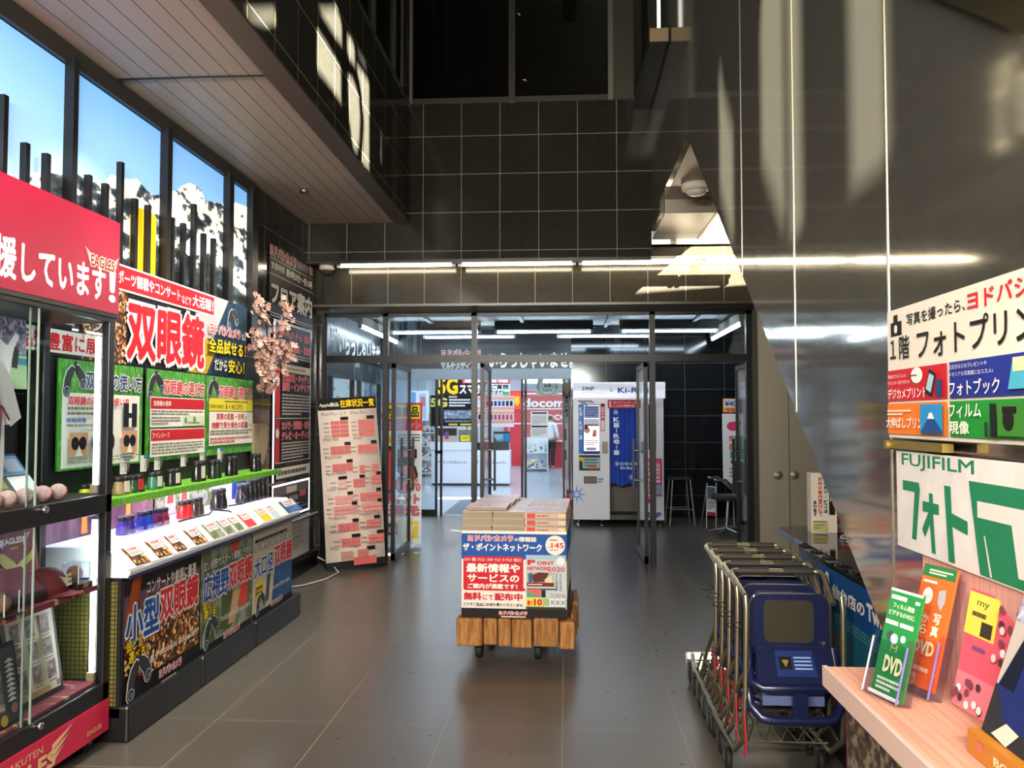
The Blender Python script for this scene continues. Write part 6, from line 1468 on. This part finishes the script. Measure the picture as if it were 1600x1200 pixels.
o, p = board('shop_sign', 'white hanging sign with blue panels left of the black network poster', 'sign', (-3.95, 20.5, 1.5), .55, .75, base='#e6f0fa', thick=.03); p.R(.2, .1, .42, .95, '#6aa4d8'); p.R(.55, .1, .9, .9, '#b8d4ec'); p.R(.62, .5, .85, .8, '#d87a90'); p.done(o)
MB().tube([(.27, .01, .75), (.27, .01, 1.8)], .006, CHROME, 6).build('hanging_rod', o)
t = thing('lit_table', 'white covered table with a bright pink card left of the service counter', 'table', (-3.75, 19.6, 0)); MB().box(-.35, .3, -.2, .3, .02, .80, mat('pale_cloth', '#c4d2e2', .7)).build('covered_base', t, bevel=.04); MB().box(-.05, .3, -.05, -.03, .82, 1.35, mat('lit_card', '#f4eef2', .4, emit='#fff4f6', es=.8)).build('card', t)
o, p = board('shop_roundel', 'round white roundel sign with a black keyboard picture hanging behind the inner door', 'sign', (-.52, 15.0, 1.98), .40, .32, base='#d8e4d8', thick=.01); p.C(.5, .5, .155, '#20302c', sx=1.1); p.C(.5, .5, .145, '#eef2ea', sx=1.1); p.R(.36, .48, .64, .78, '#22282c')
for i in range(3): p.R(.40 + i * .07, .5, .435 + i * .07, .74, '#e8ece6')
p.T('楽器売場', .28, .22, .72, .38, '#6a8a3a', .03); p.done(o); MB().tube([(.2, .005, .32), (.2, .005, 1.36)], .005, CHROME, 6).build('hanging_rod', o)
o, p = board('door_notice', 'white notice sheet with black headings stuck on the inner door glass', 'notice', (-.555, 13.322, 1.255), .285, .43, base='#f0f3f6', thick=.002); p.R(.08, .90, .92, .96, '#15171a'); p.G(.1, .5, .9, .84, 7, '#a4acb4'); p.R(.05, .40, .95, .46, '#15171a'); p.G(.1, .1, .9, .36, 5, '#a4acb4'); p.done(o)
o, p = board('vertical_sign', 'narrow vertical sign with black characters beside the photo booth', 'sign', (-.05, 14.0, .55), .15, 1.62, base='#c8c8b4', thick=.02); p.R(0, .88, 1, 1, '#d8b08a'); p.V('免税対象店', .15, .64, .85, .87, '#2a3040', .03); p.R(0, 0, 1, .58, '#e4dce4'); p.R(.05, .4, .45, .52, '#2a2e34'); p.R(.05, .2, .45, .3, '#2a2e34'); p.done(o); MB().box(.02, .13, -.1, .12, -.55, -.52, GM).box(.06, .09, .0, .02, -.53, 0, GM).build('stand', o)
t = thing('fire_extinguisher', 'red fire extinguisher on the floor beside the photo booth', 'fire extinguisher', (.045, 12.95, 0)); MB().lathe([(.05, 0), (.055, .02), (.055, .32), (.035, .37), (.02, .40)], mat('extinguisher_red', '#a81c1c', .3), n=16).build('cylinder', t); MB().box(-.03, .05, -.012, .012, .40, .46, BLACKMETAL).build('valve_handle', t); MB().tube([(.02, 0, .42), (.07, 0, .36), (.065, 0, .15)], .008, RUBBER, 6).build('hose', t)
o, p = board('side_shop_board', 'white board with black lettering beyond the left porch glass', 'sign', (-4.55, 13.0, 1.2), 1.35, 1.0, base='#eaf0f6', thick=.03); p.T('パソコン', .35, .56, .8, .72, '#1a1e24', .03); p.G(.3, .8, .9, .88, 1, '#5a626c'); p.G(.3, .1, .9, .5, 6, '#9aa4b0'); p.C(.1, .35, .28, '#d87a90'); p.P([(.02, .3), (.12, .75), (.2, .7), (.16, .3)], '#c8405a'); p.done(o); MB().box(.2, .26, .04, .06, -1.2, 0, GM).box(1.1, 1.16, .04, .06, -1.2, 0, GM).build('stand_leg', o)

# a shop worker seen from behind through the inner door
def person(loc, rz):
    o = thing('person', 'person in a white shirt and dark trousers standing at the back counter, back turned', 'person', loc, rz)
    def skin(name, parent, pts, edges, radii, m):
        me = bpy.data.meshes.new(name); me.from_pydata(pts, edges, []); me.materials.append(m)
        ob = bpy.data.objects.new(name, me); COL.objects.link(ob); ob.parent = parent
        md = ob.modifiers.new('skin', 'SKIN'); md.use_smooth_shade = True
        for i, r in enumerate(radii): me.skin_vertices[0].data[i].radius = (r, r * .8)
        me.skin_vertices[0].data[0].use_root = True
        s = ob.modifiers.new('sub', 'SUBSURF'); s.levels = 1; s.render_levels = 2
        return ob
    SK = mat('skin', '#c99a7c', .6)
    P_ = [(0, 0, .90), (0, 0, 1.08), (0, .01, 1.30), (0, .01, 1.40), (0, -.005, 1.47), (0, -.02, 1.56), (0, -.01, 1.63),
          (.17, .01, 1.35), (.22, -.02, 1.10), (.20, -.14, .90), (.19, -.2, .86), (-.17, .01, 1.35), (-.22, -.02, 1.10), (-.20, -.14, .90), (-.19, -.2, .86),
          (.085, 0, .86), (.095, -.01, .48), (.09, .02, .08), (.09, -.12, .04), (-.085, 0, .86), (-.10, .03, .48), (-.10, .06, .08), (-.10, -.08, .04)]
    E_ = [(0, 1), (1, 2), (2, 3), (3, 4), (4, 5), (5, 6), (3, 7), (7, 8), (8, 9), (9, 10), (3, 11), (11, 12), (12, 13), (13, 14), (0, 15), (15, 16), (16, 17), (17, 18), (0, 19), (19, 20), (20, 21), (21, 22)]
    R = [.13, .115, .13, .09, .05, .085, .075, .055, .042, .033, .03, .055, .042, .033, .03, .085, .06, .042, .04, .085, .06, .042, .04]
    skin('body', o, P_, E_, R, SK)
    skin('shirt', o, [(0, 0, .88), (0, 0, 1.08), (0, .01, 1.30), (0, .01, 1.41), (.175, .01, 1.36), (.225, -.02, 1.10), (.21, -.10, .96), (-.175, .01, 1.36), (-.225, -.02, 1.10), (-.21, -.10, .96)],
         [(0, 1), (1, 2), (2, 3), (3, 4), (4, 5), (5, 6), (3, 7), (7, 8), (8, 9)], [.155, .14, .155, .09, .075, .062, .055, .075, .062, .055], mat('white_shirt', '#e8ebf2', .8))
    skin('trousers', o, [(0, 0, .92), (.09, 0, .84), (.10, -.01, .48), (.095, .02, .10), (-.09, 0, .84), (-.105, .03, .48), (-.105, .06, .10)], [(0, 1), (1, 2), (2, 3), (0, 4), (4, 5), (5, 6)], [.15, .105, .08, .062, .105, .08, .062], mat('dark_trousers', '#23252c', .8))
    skin('hair', o, [(0, .0, 1.50), (0, .02, 1.57), (0, .005, 1.645)], [(0, 1), (1, 2)], [.075, .105, .07], mat('dark_hair', '#1c1614', .7))
person((-.45, 25.5, 0), math.radians(150))
